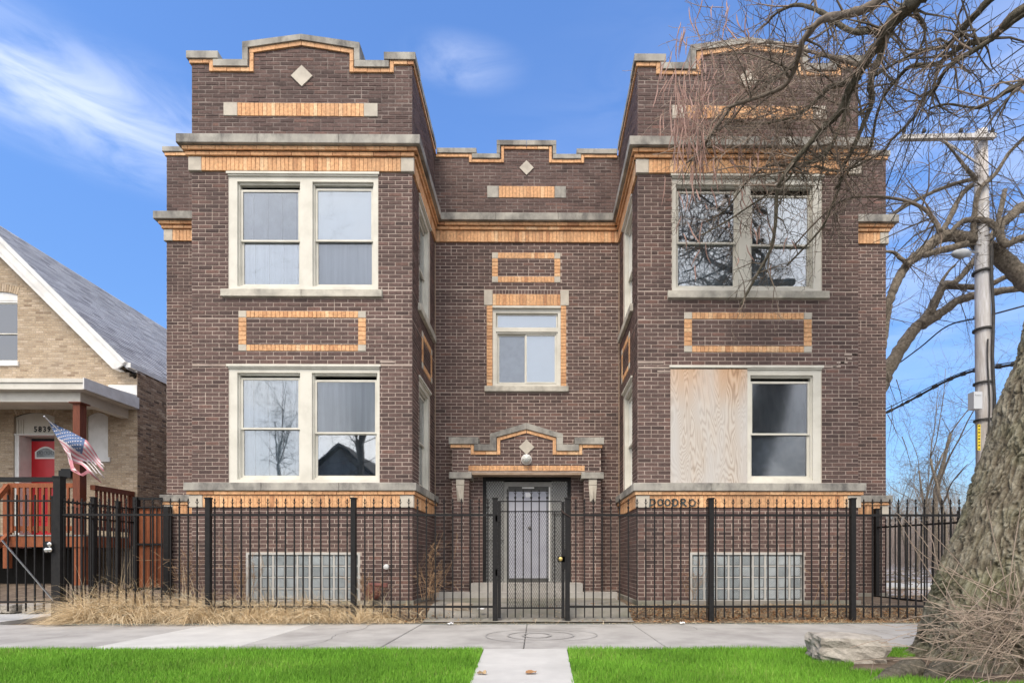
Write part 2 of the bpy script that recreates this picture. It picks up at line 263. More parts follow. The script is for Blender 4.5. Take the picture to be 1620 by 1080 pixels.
# ---------------------------------------------------------------- mesh helpers
def front(Y): return lambda u, v, w: (u, Y - w, v)          # w grows towards the viewer
def east(X): return lambda u, v, w: (X + w, u, v)           # wall whose face looks to +x, u = y
def west(X): return lambda u, v, w: (X - w, u, v)
class MB:
    def __init__(s): s.v = []; s.f = []; s.t = []; s.m = []; s.vt = []
    def box(s, u0, u1, v0, v1, w0, w1, f=None, tint=0.5, mi=0):
        n = len(s.v); f = f or (lambda a, b, c: (a, b, c))
        for (a, b, c) in ((u0, v0, w0), (u1, v0, w0), (u1, v1, w0), (u0, v1, w0), (u0, v0, w1), (u1, v0, w1), (u1, v1, w1), (u0, v1, w1)): s.v.append(f(a, b, c))
        for q in ((0, 3, 2, 1), (4, 5, 6, 7), (0, 1, 5, 4), (1, 2, 6, 5), (2, 3, 7, 6), (3, 0, 4, 7)):
            s.f.append(tuple(n + i for i in q)); s.t.append(tint); s.m.append(mi)
    def b3(s, x0, x1, y0, y1, z0, z1, **k): s.box(x0, x1, y0, y1, z0, z1, **k)
    def chamfer(s, u0, u1, v0, v1, w0, w1, f, c=0.004, tint=0.5):   # a box with its outer edges rubbed off
        n = len(s.v)
        for (a, b, cc) in ((u0, v0, w0), (u1, v0, w0), (u1, v1, w0), (u0, v1, w0), (u0, v0, w1 - c), (u1, v0, w1 - c), (u1, v1, w1 - c), (u0, v1, w1 - c),
                           (u0 + c, v0 + c, w1), (u1 - c, v0 + c, w1), (u1 - c, v1 - c, w1), (u0 + c, v1 - c, w1)): s.v.append(f(a, b, cc))
        for i in range(4):
            j = (i + 1) % 4
            s.f.append((n + i, n + j, n + 4 + j, n + 4 + i)); s.f.append((n + 4 + i, n + 4 + j, n + 8 + j, n + 8 + i))
        s.f.append((n + 8, n + 9, n + 10, n + 11)); s.t += [tint] * 9; s.m += [0] * 9
    def prism(s, pts, w0, w1, f, tint=0.5, mi=0):
        n = len(s.v); k = len(pts)
        for w in (w0, w1):
            for (a, b) in pts: s.v.append(f(a, b, w))
        s.f.append(tuple(n + i for i in reversed(range(k)))); s.f.append(tuple(n + k + i for i in range(k)))
        for i in range(k): s.f.append((n + i, n + (i + 1) % k, n + k + (i + 1) % k, n + k + i))
        s.t += [tint] * (k + 2); s.m += [mi] * (k + 2)
    def tube(s, pts, rr, n=6, cap=True, tint=0.5, mi=0):
        pts = [Vector(p) for p in pts]; base = len(s.v); k = len(pts)
        if not hasattr(rr, '__len__'): rr = [rr] * k
        d = (pts[1] - pts[0]).normalized(); a = d.orthogonal().normalized()
        for i, p in enumerate(pts):
            d = ((pts[min(i + 1, k - 1)] - pts[max(i - 1, 0)])).normalized()
            a = (a - d * a.dot(d)); a = a.normalized() if a.length > 1e-6 else d.orthogonal().normalized(); b = d.cross(a)
            for j in range(n):
                th = 2 * math.pi * j / n; s.v.append(tuple(p + (a * math.cos(th) + b * math.sin(th)) * rr[i]))
        for i in range(k - 1):
            for j in range(n):
                s.f.append((base + i * n + j, base + i * n + (j + 1) % n, base + (i + 1) * n + (j + 1) % n, base + (i + 1) * n + j)); s.t.append(tint); s.m.append(mi)
        if cap and n > 3:
            s.f.append(tuple(base + j for j in reversed(range(n)))); s.f.append(tuple(base + (k - 1) * n + j for j in range(n))); s.t += [tint] * 2; s.m += [mi] * 2
    def bar(s, a, b, w, mi=0):     # a square bar between two points
        s.tube([a, b], [w * 0.7071] * 2, 4, mi=mi)
    def lathe(s, c, prof, n=12, axis='z', tint=0.5):
        base = len(s.v); c = Vector(c)
        for (r, h) in prof:
            for j in range(n):
                th = 2 * math.pi * j / n; q = Vector((r * math.cos(th), r * math.sin(th), h))
                if axis == 'y': q = Vector((q.x, -q.z, q.y))
                s.v.append(tuple(c + q))
        for i in range(len(prof) - 1):
            for j in range(n):
                s.f.append((base + i * n + j, base + i * n + (j + 1) % n, base + (i + 1) * n + (j + 1) % n, base + (i + 1) * n + j)); s.t.append(tint); s.m.append(0)
        s.f.append(tuple(base + j for j in reversed(range(n)))); s.f.append(tuple(base + (len(prof) - 1) * n + j for j in range(n))); s.t += [tint] * 2; s.m += [0] * 2
    def mesh(s, name, mats, smooth=False):
        me = bpy.data.meshes.new(name); me.from_pydata(s.v, [], s.f)
        mats = mats if isinstance(mats, (list, tuple)) else [mats]
        for x in mats: me.materials.append(M[x] if isinstance(x, str) else x)
        if len(mats) > 1: me.polygons.foreach_set('material_index', s.m)
        if any(abs(x - 0.5) > 1e-6 for x in s.t):
            at_ = me.attributes.new('tint', 'FLOAT', 'FACE'); at_.data.foreach_set('value', s.t)
        elif s.t:
            at_ = me.attributes.new('tint', 'FLOAT', 'FACE'); at_.data.foreach_set('value', s.t)
        if smooth: me.polygons.foreach_set('use_smooth', [True] * len(me.polygons))
        me.update(); return me
    def build(s, name, mats, parent=None, smooth=False, **props):
        o = bpy.data.objects.new(name, s.mesh(name, mats, smooth)); C.objects.link(o); o.parent = parent
        for k, v in props.items(): o[k] = v
        return o
def thing(name, label, cat, loc=(0, 0, 0), group=None):
    # parts are built in world coordinates, so the Empty keeps them there with the inverse of its own place
    o = bpy.data.objects.new(name, None); C.objects.link(o); o.location = loc; o.empty_display_size = 0.2
    o['label'] = label; o['category'] = cat
    if group: o['group'] = group
    THINGS.append(o); return o
THINGS = []
def tag(o, label, cat, group=None):
    o['label'] = label; o['category'] = cat
    if group: o['group'] = group
    return o
def rects_minus(u0, u1, holes):
    iv = [(u0, u1)]
    for (a, b) in sorted(holes):
        nx = []
        for (p, q) in iv:
            if b <= p or a >= q: nx.append((p, q)); continue
            if a > p: nx.append((p, a))
            if b < q: nx.append((b, q))
        iv = nx
    return iv
def wall_cells(mb, u0, u1, v0, v1, w0, w1, holes, f):
    vs_ = sorted({v0, v1, *[min(max(h[2], v0), v1) for h in holes], *[min(max(h[3], v0), v1) for h in holes]})
    for a, b in zip(vs_, vs_[1:]):
        if b - a < 1e-5: continue
        hs = [(h[0], h[1]) for h in holes if h[2] < b - 1e-6 and h[3] > a + 1e-6]
        for (p, q) in rects_minus(u0, u1, hs): mb.box(p, q, a, b, w0, w1, f)
PL, PC, J = 0.2157, 0.0651, 0.011
def lay_bricks(out, u0, u1, v0, v1, f, holes=(), top=None, pitch=PL, course=PC, joint=J, proud=0.006, phase=0.0, key=0, jit=0.002, quoin=False):
    """running bond: appends (u0,u1,v0,v1,proud,f,tint,key) for every brick outside the holes"""
    k = int(math.floor(v0 / course)); rr = random.Random(hash((round(u0, 2), round(v0, 2), key)) & 0xffff)
    while k * course < v1:
        a = k * course + joint; b = (k + 1) * course
        a2, b2 = max(a, v0), min(b, v1)
        if b2 - a2 > 0.02:
            cuts = sorted({a2, b2, *[x for h in holes for x in (h[2], h[3]) if a2 + 0.008 < x < b2 - 0.008]})
            off = phase + (pitch / 2 if k % 2 else 0)
            for c0, c1 in zip(cuts, cuts[1:]):
                if c1 - c0 < 0.014: continue
                hs = [(h[0], h[1]) for h in holes if h[2] < c1 - 0.008 and h[3] > c0 + 0.008]
                for (p, q) in rects_minus(u0, u1, hs):
                    i = math.floor((p - off) / pitch)
                    while off + i * pitch < q:
                        x0 = max(off + i * pitch + joint * 0.5, p); x1 = min(off + (i + 1) * pitch - joint * 0.5, q); i += 1
                        if x1 - x0 < 0.025: continue
                        if top and c0 > top((x0 + x1) / 2): continue
                        parts = [(x0, x1)]
                        if x1 - x0 > 0.19 and rr.random() < 0.05: mid = (x0 + x1) / 2; parts = [(x0, mid - joint / 2), (mid + joint / 2, x1)]
                        for (y0, y1) in parts:
                            out.append((y0 + rr.uniform(0, jit), y1 - rr.uniform(0, jit), c0 + rr.uniform(0, jit * 0.6), c1 - rr.uniform(0, jit * 0.6), proud + rr.uniform(-jit, jit), f, min(1, max(0, rr.gauss(0.5, 0.24))), key))
        k += 1
def emit_bricks(lst, single_name, rest_name, material, parent, order, limit=300):
    """the bricks that show largest are objects of their own, the others one mesh"""
    lst.sort(key=order)
    cache = {}
    for br in lst[:limit]:
        u0, u1, v0, v1, w, f, t, key = br
        W, H = u1 - u0, v1 - v0; tq = round(t * 9) / 9; o0 = Vector(f(0, 0, 0)); ax = (tuple(Vector(f(1, 0, 0)) - o0), tuple(Vector(f(0, 0, 1)) - o0))
        ck = (round(W, 2), round(H, 2), tq, ax)
        if ck not in cache:
            mb = MB(); g = lambda a, b, c: tuple(Vector(f(a, b, c)) - o0)
            mb.chamfer(-ck[0] / 2, ck[0] / 2, -ck[1] / 2, ck[1] / 2, -0.03, 0, g, tint=tq); cache[ck] = mb.mesh(single_name, material)
        o = bpy.data.objects.new(single_name, cache[ck]); C.objects.link(o); o.parent = parent
        o.location = f((u0 + u1) / 2, (v0 + v1) / 2, w); o.scale = tuple(1 if abs(ax[0][i]) < .5 else W / ck[0] for i in range(2)) + (H / ck[1],)
    mb = MB()
    for (u0, u1, v0, v1, w, f, t, key) in lst[limit:]: mb.chamfer(u0, u1, v0, v1, -0.03, w, f, tint=t)
    if mb.f: mb.build(rest_name, material, parent, kind='stuff')

# ================================================================= the apartment building
Y1, Y2, YP = 8.6, 10.49, 10.2
BL = thing('apartment_building', 'two storey dark brown brick apartment building with orange brick trim and stepped parapets', 'building', (-0.19, 10.49, 0.25))
zf = lambda py: ZC + (VY - py) * Y1 / FPX
zm = lambda py: ZC + (VY - py) * Y2 / FPX
XWL, XWR = XA(263.7, Y2), XA(1401.5, Y2)
BX = [(XA(303.5, Y1), XA(652, Y1)), (XA(1009, Y1), XA(1357.8, Y1))]
XRL, XRR = BX[0][1], BX[1][0]                       # faces of the two returns
YB = 23.0
dark, yel = [], []
GZ = 0.20                                           # ground at the wall

def soldiers(u0, u1, v0, v1, f, proud, horiz=False, key=0, wdt=0.0665):
    """bricks on end (or, along a jamb, stacked flat)"""
    L = (v1 - v0) if horiz else (u1 - u0); n = max(1, round(L / wdt)); s = L / n
    for i in range(n):
        j = 0.0025; a, b = i * s + j, (i + 1) * s - j; t = min(1, max(0, R.gauss(0.5, 0.22)))
        if horiz: yel.append((u0 + j, u1 - j, v0 + a, v0 + b, proud + R.uniform(-.002, .002), f, t, key))
        else: yel.append((u0 + a, u0 + b, v0 + j, v1 - j, proud + R.uniform(-.002, .002), f, t, key))
def stretchers(u0, u1, v0, v1, f, proud, key=0, wdt=0.2157, ph=0.0):
    x = u0 - ph
    while x < u1 - 0.01:
        a, b = max(x, u0), min(x + wdt, u1); x += wdt
        if b - a > 0.02: yel.append((a + .0025, b - .0025, v0 + .003, v1 - .003, proud + R.uniform(-.002, .002), f, min(1, max(0, R.gauss(0.5, 0.22))), key))
def stone(name, u0, u1, v0, v1, w0, w1, f, material='limestone'):
    mb = MB(); mb.chamfer(u0, u1, v0, v1, w0, w1, f, c=0.006); return mb.build(name, material, BL)
def stone_run(name, u0, u1, v0, v1, w0, w1, f, step=1.15, material='limestone'):
    n = max(1, round((u1 - u0) / step)); s = (u1 - u0) / n
    for i in range(n):
        d = R.uniform(0, .003); stone(name, u0 + i * s + .002, u0 + (i + 1) * s - .002, v0 + d, v1 - R.uniform(0, .003), w0, w1 - d, f, material)
def poly_stone(name, pts, w0, w1, f, material='limestone'):
    mb = MB(); mb.prism(pts, w0, w1, f); return mb.build(name, material, BL)

# ---- levels
Z_S0, Z_S1 = 7.092, 7.312                # orange soldier band
Z_C = 7.447                              # underside of the cornice slab
Z_CT = 7.592
B_S0, B_S1, B_Y1, B_T = 1.752, 1.948, 2.012, 2.142     # belt over the basement
W_UP = (5.232, 7.079); W_LO = (2.149, 4.016)

def sash_unit(win, x0, x1, z0, z1, f, deep, rail=0.5, backs=('shade_grey', 'shade_grey'), glass='window_glass', screen=False, gap=0.0, opened=0.0, frame_w=0.034, curtain=False, single=False):
    """one double-hung opening: an upper and a lower sash with their panes, and the shades behind"""
    zr = z0 + (z1 - z0) * rail
    for k, (a, b, d) in enumerate(((zr - 0.022, z1 - gap, -deep), (z0 + 0.035, zr + 0.02 + opened, -deep - 0.03))):
        if single and k: break
        if single: a, b = z0, z1
        mb = MB(); fw = frame_w
        mb.box(x0, x0 + fw, a, b, d - .028, d, f); mb.box(x1 - fw, x1, a, b, d - .028, d, f)
        mb.box(x0 + fw, x1 - fw, b - fw, b, d - .028, d, f); mb.box(x0 + fw, x1 - fw, a, a + fw * (1.3 if k else .8), d - .028, d, f)
        mb.build('sash', 'white_trim', win)
        mg = MB(); mg.box(x0 + fw - .004, x1 - fw + .004, a + .01, b - .01, d - .017, d - .012, f); mg.build('pane', glass if isinstance(glass, str) else glass[k], win)
        if backs[k]:
            ms = MB(); n = 1 if not curtain else 12; W = (x1 - x0 - .03) / n
            for i in range(n):
                dd = 0 if n == 1 else 0.012 * math.sin(i * 2.1)
                ms.box(x0 + .015 + i * W, x0 + .015 + (i + 1) * W - .0008, a + .005 + .02 * k, b - .005, d - .075 - .02 * k + dd, d - .071 - .02 * k + dd, f)
            ms.build('curtain' if curtain else 'window_shade', backs[k], win)
    if not single:
        mb = MB(); mb.box(x0 - .01, x1 + .01, z0 - .002, z0 + .036, -deep - .06, -deep + .012, f); mb.build('window_stool', 'white_trim', win)

def pair_window(f, u0, u1, z0, z1, head_z, opens, specs, boarded=None):
    """painted frame round two sash openings, set in the brick"""
    fr = MB(); D = .135; w1 = -0.012
    zo1 = head_z; zo0 = z0 + .05
    holes = [(a, b, zo0, zo1) for (a, b) in opens]
    wall_cells(fr, u0, u1, z0, z1 - .02, -D, w1, holes, f)
    fr.box(u0 - .02, u1 + .02, z1 - .022, z1 + .012, -.04, .03, f); fr.box(u0 + .001, u1 - .001, z1 - .045, z1 - .0215, w1, .012, f)
    for (a, b) in opens:                                                                 # inner stops
        fr.box(a, a + .022, zo0, zo1, -D + .01, -.055, f); fr.box(b - .022, b, zo0, zo1, -D + .01, -.055, f); fr.box(a + .022, b - .022, zo1 - .028, zo1, -D + .01, -.05, f)
    win = fr.build('window', 'white_trim', BL)
    for (a, b), sp in zip(opens, specs):
        if sp: sash_unit(win, a + .022, b - .022, zo0, zo1 - .03, f, .075, **sp)
    return win

for bi, (xl, xr) in enumerate(BX):
    f = front(Y1); Wd = xr - xl; k_ = Wd / 348.5
    mir = bi == 1
    def ux(a, b):                       # a span measured on the left bay; the right one mirrors it
        p, q = a * k_, b * k_
        return (xl + p, xl + q) if not mir else (xr - q, xr - p)
    U = lambda r: xl + r * k_ if not mir else xr - r * k_
    win_u, win_l, gb = ux(57.2, 294.8), ux(57.8, 297), ux(85.5, 266)
    sill_u = ux(47.5, 302); pan = ux(74, 275.5); pin = ux(86.5, 263)
    zb0, zb1 = zf(556.5), zf(493.5); zi0, zi1 = zf(546.5), zf(504)
    gz0, gz1 = zf(952), zf(873.5)
    band = ux(50.5, 294); bz0, bz1 = zf(187), zf(166)
    # mortar core, with its openings
    core = MB(); open_ = [(*win_u, *W_UP), (*win_l, *W_LO), (*gb, gz0, gz1)]
    wall_cells(core, xl, xr, GZ, 7.44, -.30, 0, open_, f); core.build('wall', 'mortar', BL)
    zc = {k: zf(v) for k, v in dict(e0=99.5, e1=88.5, l0=111.5, l1=101.5, r1=73.8, pk=61.2).items()}
    th = zc['e1'] - zc['e0']
    sil = [(0, 7.4402), (348.5, 7.4402), (348.5, zc['e0']), (312, zc['e0']), (312, zc['l0']), (258, zc['l0']), (258, zc['r1'] - .1), (174.25, zc['pk'] - .1), (90.5, zc['r1'] - .1), (90.5, zc['l0']), (36.5, zc['l0']), (36.5, zc['e0']), (0, zc['e0'])]
    par = MB(); par.prism([(U(a), b) for a, b in sil], -.30, 0, f); par.build('parapet_wall', 'parapet_mortar', BL)
    # dark brick, belt to cornice and up the parapet
    ring = [(*pan, zb0, zi0), (*pan, zi1, zb1), (*ux(74, 86.5), zb0, zb1), (*ux(263, 275.5), zb0, zb1)]
    lay_bricks(dark, xl, xr, B_T, Z_S0, f, holes=open_[:2] + [(*sill_u, 5.094, 5.215)] + ring, phase=xl, key=1)
    lay_bricks(dark, xl, xr, .272, B_S0, f, holes=[open_[2]], phase=xl, key=1)
    slope = lambda x: zc['pk'] - .165 - abs(x - (xl + xr) / 2) / (82 * k_) * (zc['pk'] - zc['r1'])
    def top(x):
        r = abs((x - (xl + xr) / 2) / k_)
        if r > 76: return 99
        return slope(x)
    lay_bricks(dark, xl, xr, Z_CT, 9.4, f, holes=[(*band, bz0, bz1)] + [(min(U(p), U(q)), max(U(p), U(q)), z_, 12) for p, q, z_ in ((-1, 28.5, zc['e0'] - .068), (28.5, 98.5, zc['l0'] - .074), (250, 320, zc['l0'] - .074), (320, 350, zc['e0'] - .068))], top=top, phase=xl, proud=.004, key=2, jit=.003)
    # orange soldiers with pale end blocks
    def band_run(a, b, v0, v1, proud, blk, ff=f):
        stone('end_block', a, a + blk, v0, v1, -.03, proud + .004, ff, 'clean_limestone'); stone('end_block', b - blk, b, v0, v1, -.03, proud + .004, ff, 'clean_limestone')
        soldiers(a + blk + .002, b - blk - .002, v0, v1, ff, proud)
    band_run(*band, bz0, bz1, .012, .218)
    band_run(xl - .035, xr + .035, Z_S0, Z_S1, .035, .205)
    stretchers(xl - .065, xr + .065, Z_S1 + .004, Z_S1 + .068, f, .065, ph=.05); stretchers(xl - .10, xr + .10, Z_S1 + .07, Z_C, f, .10, ph=.12)
    back = MB(); back.box(xl - .02, xr + .02, Z_S0 + .005, Z_C, -.02, .022, f); back.build('wall', 'caulk', BL); back = MB(); back.box(xl - .02, xr + .02, B_S0 + .005, B_Y1, -.02, .022, f); back.build('wall', 'caulk', BL)
    stone_run('cornice_stone', xl - .158, xr + .158, Z_C, Z_CT, -.05, .158, f, 1.2)
    band_run(xl - .03, xr + .03, B_S0, B_S1, .03, .215)
    stretchers(xl - .055, xr + .055, B_S1 + .004, B_Y1, f, .055, wdt=.2157)
    stone_run('belt_stone', xl - .085, xr + .085, B_Y1 + .002, B_T, -.05, .085, f, 1.2)
    # framed brick panel between the storeys
    cw = 12.5 * k_
    for (a, b) in (ux(74, 86.5), ux(263, 275.5)):
        for (c, d) in ((zb0, zi0), (zi1, zb1)): stone('corner_block', a, b, c, d, -.03, .014, f, 'clean_limestone')
        soldiers(a, b, zi0 + .001, zi1 - .001, f, .012, horiz=True)
    soldiers(*pin, zb0, zi0, f, .012); soldiers(*pin, zi1, zb1, f, .012)
    stone_run('window_sill', *sill_u, 5.094, 5.215, -.13, .055, f, 1.3, 'soiled_sill')
    # diamond tile
    dc = (xl + xr) / 2; dz = zf(124); hw = 17.0 * k_; hz = 16.6 * Y1 / FPX
    poly_stone('diamond_tile', [(dc - hw, dz), (dc, dz - hz), (dc + hw, dz), (dc, dz + hz)], -.02, .022, f, 'clean_limestone')
    # coping stones and the orange trim under them
    w0, w1 = -.34, .05
    def cop(pts): poly_stone('coping_stone', [(U(a), b) for a, b in (pts if not mir else pts[::-1])], w0, w1, f)
    T = zc
    for s in (0, 1):
        m = (lambda a: a) if s == 0 else (lambda a: 348.5 - a)
        q = (lambda p: p) if s == 0 else (lambda p: p[::-1])
        cop(q([(m(-6), T['e0']), (m(43.5), T['e0']), (m(43.5), T['e1']), (m(-6), T['e1'])]))
        cop(q([(m(36), T['l0']), (m(90), T['l0']), (m(90), T['l1']), (m(36), T['l1'])]))
        cop(q([(m(82), T['l1'] + .002), (m(90.5), T['l1'] + .002), (m(90.5), T['r1'] - .085), (m(82), T['r1'] - .085)]))
        cop(q([(m(82), T['r1'] - .083), (m(92), T['r1'] - .083), (m(174), T['pk'] - .085), (m(174), T['pk']), (m(82), T['r1'])]))
        def trim(a, b, v0, v1, hz=False):
            p, r = sorted((U(m(a)), U(m(b))))
            (soldiers(p, r, v0, v1, f, .028, horiz=True, wdt=.2157) if hz else stretchers(p, r, v0, v1, f, .028))
        trim(-3, 28.5, T['e0'] - .066, T['e0'] - .002); trim(28.5, 35, T['l0'] - .072, T['e0'] - .002, True)
        trim(35, 92, T['l0'] - .072, T['l0'] - .004); trim(92, 98.5, T['l0'] - .072, T['r1'] - .10, True)
        nseg = 4
        for i in range(nseg):                                   # trim along the gabled top
            a, b = 92 + (174 - 92) * i / nseg + .2, 92 + (174 - 92) * (i + 1) / nseg - .2
            za = T['r1'] - .088 + (a - 92) / 82 * (T['pk'] - T['r1']); zb_ = T['r1'] - .088 + (b - 92) / 82 * (T['pk'] - T['r1'])
            mb = MB(); mb.prism([(U(m(a)), za - .068), (U(m(b)), zb_ - .068), (U(m(b)), zb_ - .002), (U(m(a)), za - .002)], -.02, .028, f, tint=R.uniform(.3, .8)); mb.build('yellow_brick', 'yellow_brick', BL)
    # foundation strip
    stone('foundation', xl - .03, xr + .03, .02, .27, -.05, .03, f, 'old_concrete')
    # windows
    dk = dict(backs=('shade_dark', 'shade_dark'), glass='storm_glass')
    if bi == 0:
        pair_window(f, *win_u, *W_UP, zf(288.5), [ux(71, 170.5), ux(190, 287)],
                    [dict(rail=.47, backs=('shade_grey', 'curtain_light'), glass=('screened_glass', 'window_glass'), curtain=True, gap=.06), dict(rail=.475, backs=('shade_white', 'curtain_light'), glass=('window_glass', 'screened_glass'), gap=.035)])
        pair_window(f, *win_l, *W_LO, zf(590), [ux(71, 170.5), ux(189, 293)],
                    [dict(rail=.5, backs=('curtain_light', 'curtain_light'), glass=('window_glass', 'window_glass'), gap=.03, curtain=True), dict(rail=.46, backs=('curtain_light', 'shade_dark'), glass=('screened_glass', 'storm_glass'), gap=.06, opened=-.02)])
    else:
        pair_window(f, *win_u, *W_UP, zf(289.5), [ux(189, 288), ux(71, 170.5)],
                    [dict(rail=.47, backs=('shade_grey', 'curtain_light'), glass='window_glass', gap=.04), dict(rail=.45, backs=('shade_grey', 'curtain_light'), glass='window_glass', gap=.10)])
        pair_window(f, *win_l, *W_LO, zf(592), [ux(189, 292), ux(71, 170.5)],
                    [None, dict(rail=.46, backs=('shade_dark', 'shade_grey'), glass=('screened_glass', 'screened_glass'), gap=.05)])
        a, b = ux(176, 297.2)
        mb = MB(); mb.box(a, b + .0, W_LO[0] + .004, W_LO[1] - .03, -.0118, .012, f)
        pw = mb.build('plywood_board', 'plywood', BL); pw['label'] = 'weathered plywood sheet boarding up the window'
    # glass block light
    gw = (gb[1] - gb[0]); n = 9; fr = MB(); m_ = .035; pw_ = (gw - 2 * m_) / n; ph_ = (gz1 - gz0 - 2 * m_) / 4
    fr.box(*gb, gz0, gz1, -.16, -.05, f); fr.box(gb[0], gb[0] + m_, gz0, gz1, -.05, .004, f); fr.box(gb[1] - m_, gb[1], gz0, gz1, -.05, .004, f); fr.box(gb[0] + m_, gb[1] - m_, gz1 - m_, gz1, -.05, .004, f); fr.box(gb[0] + m_, gb[1] - m_, gz0, gz0 + m_, -.05, .012, f)
    for i in range(1, n): fr.box(gb[0] + m_ + i * pw_ - .014, gb[0] + m_ + i * pw_ + .014, gz0 + m_, gz1 - m_, -.05, -.012, f)
    for j in range(1, 4): fr.box(gb[0] + m_, gb[1] - m_, gz0 + m_ + j * ph_ - .010, gz0 + m_ + j * ph_ + .010, -.05, -.013, f)
    gwn = fr.build('glass_block_window', 'pale_concrete', BL)
    shared = []
    rib_n = 0
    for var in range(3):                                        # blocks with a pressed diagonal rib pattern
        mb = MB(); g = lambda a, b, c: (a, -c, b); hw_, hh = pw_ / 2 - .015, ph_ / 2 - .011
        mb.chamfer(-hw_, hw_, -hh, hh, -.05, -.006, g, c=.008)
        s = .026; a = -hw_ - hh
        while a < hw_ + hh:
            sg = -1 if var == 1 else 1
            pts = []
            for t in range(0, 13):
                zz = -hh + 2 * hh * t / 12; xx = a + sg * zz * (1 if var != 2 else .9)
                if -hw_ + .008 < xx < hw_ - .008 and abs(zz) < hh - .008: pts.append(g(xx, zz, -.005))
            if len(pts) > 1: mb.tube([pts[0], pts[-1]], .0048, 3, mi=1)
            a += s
        shared.append(mb.mesh('glass_block', ['glass_block', 'rib_highlight']))
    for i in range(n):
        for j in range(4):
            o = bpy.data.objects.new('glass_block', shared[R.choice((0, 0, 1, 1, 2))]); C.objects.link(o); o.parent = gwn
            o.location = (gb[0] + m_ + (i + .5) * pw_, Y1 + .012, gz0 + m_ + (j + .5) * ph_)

    # ---- the return that runs back to the main wall (windows in it), and the hidden outer one
    inner_x = xr if bi == 0 else xl; outer_x = xl if bi == 0 else xr
    fi = east(inner_x) if bi == 0 else west(inner_x); fo = west(outer_x) if bi == 0 else east(outer_x)
    wy = (9.08, 10.04); e = .0
    for face, ff in ((0, fi), (1, fo)):
        core = MB(); ho = [(*wy, *W_UP), (*wy, *W_LO)] if face == 0 else []
        wall_cells(core, Y1 + .302, Y2, GZ, 7.44, -.30, -.0005, ho, ff)
        # close the strip behind the front wall
        core.box(Y1 + .001, Y1 + .301, GZ, 7.439, -.2985, -.0005, ff); core.build('wall', 'mortar', BL)
        par = MB(); par.box(Y1 + .301, Y2, 7.4402, zc['e0'] - .002, -.30, -.0005, ff); par.build('parapet_wall', 'parapet_mortar', BL)
        pr = (9.30, 10.20); ring = []
        if face == 0:
            ring = [(*pr, zb0, zi0), (*pr, zi1, zb1), (pr[0], pr[0] + .12, zb0, zb1), (pr[1] - .12, pr[1], zb0, zb1)]
            for (a, b) in ((pr[0], pr[0] + .12), (pr[1] - .12, pr[1])):
                for (c, d) in ((zb0, zi0), (zi1, zb1)): stone('corner_block', a, b, c, d, -.03, .014, ff, 'clean_limestone')
                soldiers(a, b, zi0 + .001, zi1 - .001, ff, .012, horiz=True, key=4)
            soldiers(pr[0] + .12, pr[1] - .12, zb0, zi0, ff, .012, key=4); soldiers(pr[0] + .12, pr[1] - .12, zi1, zb1, ff, .012, key=4)
            stone('window_sill', wy[0] - .08, wy[1] + .34, 5.094, 5.215, -.13, .055, ff, 'soiled_sill')
        lay_bricks(dark, Y1 + .004, Y2, B_T, Z_S0, ff, holes=ho + ring + ([(wy[0] - .08, wy[1] + .34, 5.094, 5.215)] if face == 0 else []), phase=Y1 + .108, key=5)
        lay_bricks(dark, Y1 + .004, Y2, .272, B_S0, ff, phase=Y1 + .108, key=5)
        lay_bricks(dark, Y1 + .004, Y2, Z_CT, zc['e0'] - .07, ff, phase=Y1 + .108, proud=.004, key=6)
        y0_ = Y1 + .037
        soldiers(Y1, Y2 - .035, Z_S0, Z_S1, ff, .034, key=4); stretchers(Y1, Y2 - .065, Z_S1 + .004, Z_S1 + .068, ff, .064, key=4); stretchers(Y1, Y2 - .10, Z_S1 + .07, Z_C, ff, .099, key=4)
        bk = MB(); bk.box(Y1, Y2, Z_S0 + .005, Z_C, -.02, .0215, ff); bk.build('wall', 'caulk', BL); bk = MB(); bk.box(Y1, Y2, B_S0 + .005, B_Y1, -.02, .0215, ff); bk.build('wall', 'caulk', BL)
        stone_run('cornice_stone', Y1 + .052, Y2 - (.158 if face == 0 else .158), Z_C, Z_CT, -.05, .157, ff, 1.0)
        soldiers(Y1, Y2 - .002, B_S0, B_S1, ff, .029, key=4); stretchers(Y1, Y2 - .002, B_S1 + .004, B_Y1, ff, .054, key=4)
        stone_run('belt_stone', Y1 + .052, Y2 - .002, B_Y1 + .002, B_T, -.05, .084, ff, 1.0)
        stretchers(Y1 + .002, Y2, zc['e0'] - .066, zc['e0'] - .003, ff, .027, key=4)
        stone_run('coping_stone', Y1 + .342, Y2 - .052, zc['e0'] - .001, zc['e1'] - .001, -.34, .049, ff, 1.0)
        stone('foundation', Y1 + .002, Y2, .02, .27, -.05, .03, ff, 'old_concrete')
        if face == 0:
            for (z0, z1, hz_, bk_) in ((*W_UP, zf(289), ('shade_white', 'shade_dark')), (*W_LO, zf(591), ('curtain_light', 'shade_dark'))):
                pair_window(ff, *wy, z0, z1, hz_, [(wy[0] + .10, wy[1] - .10)], [dict(rail=.48, backs=bk_, glass=('window_glass', 'window_glass'), gap=.03)])
    mb = MB(); mb.b3(xl + .302, xr - .302, Y1 + .302, YB, 7.55, 7.65); mb.b3(xl + .302, xr - .302, Y1 + 1.2, Y1 + 1.22, .5, 7.5); mb.build('roof_deck', 'asphalt', BL)

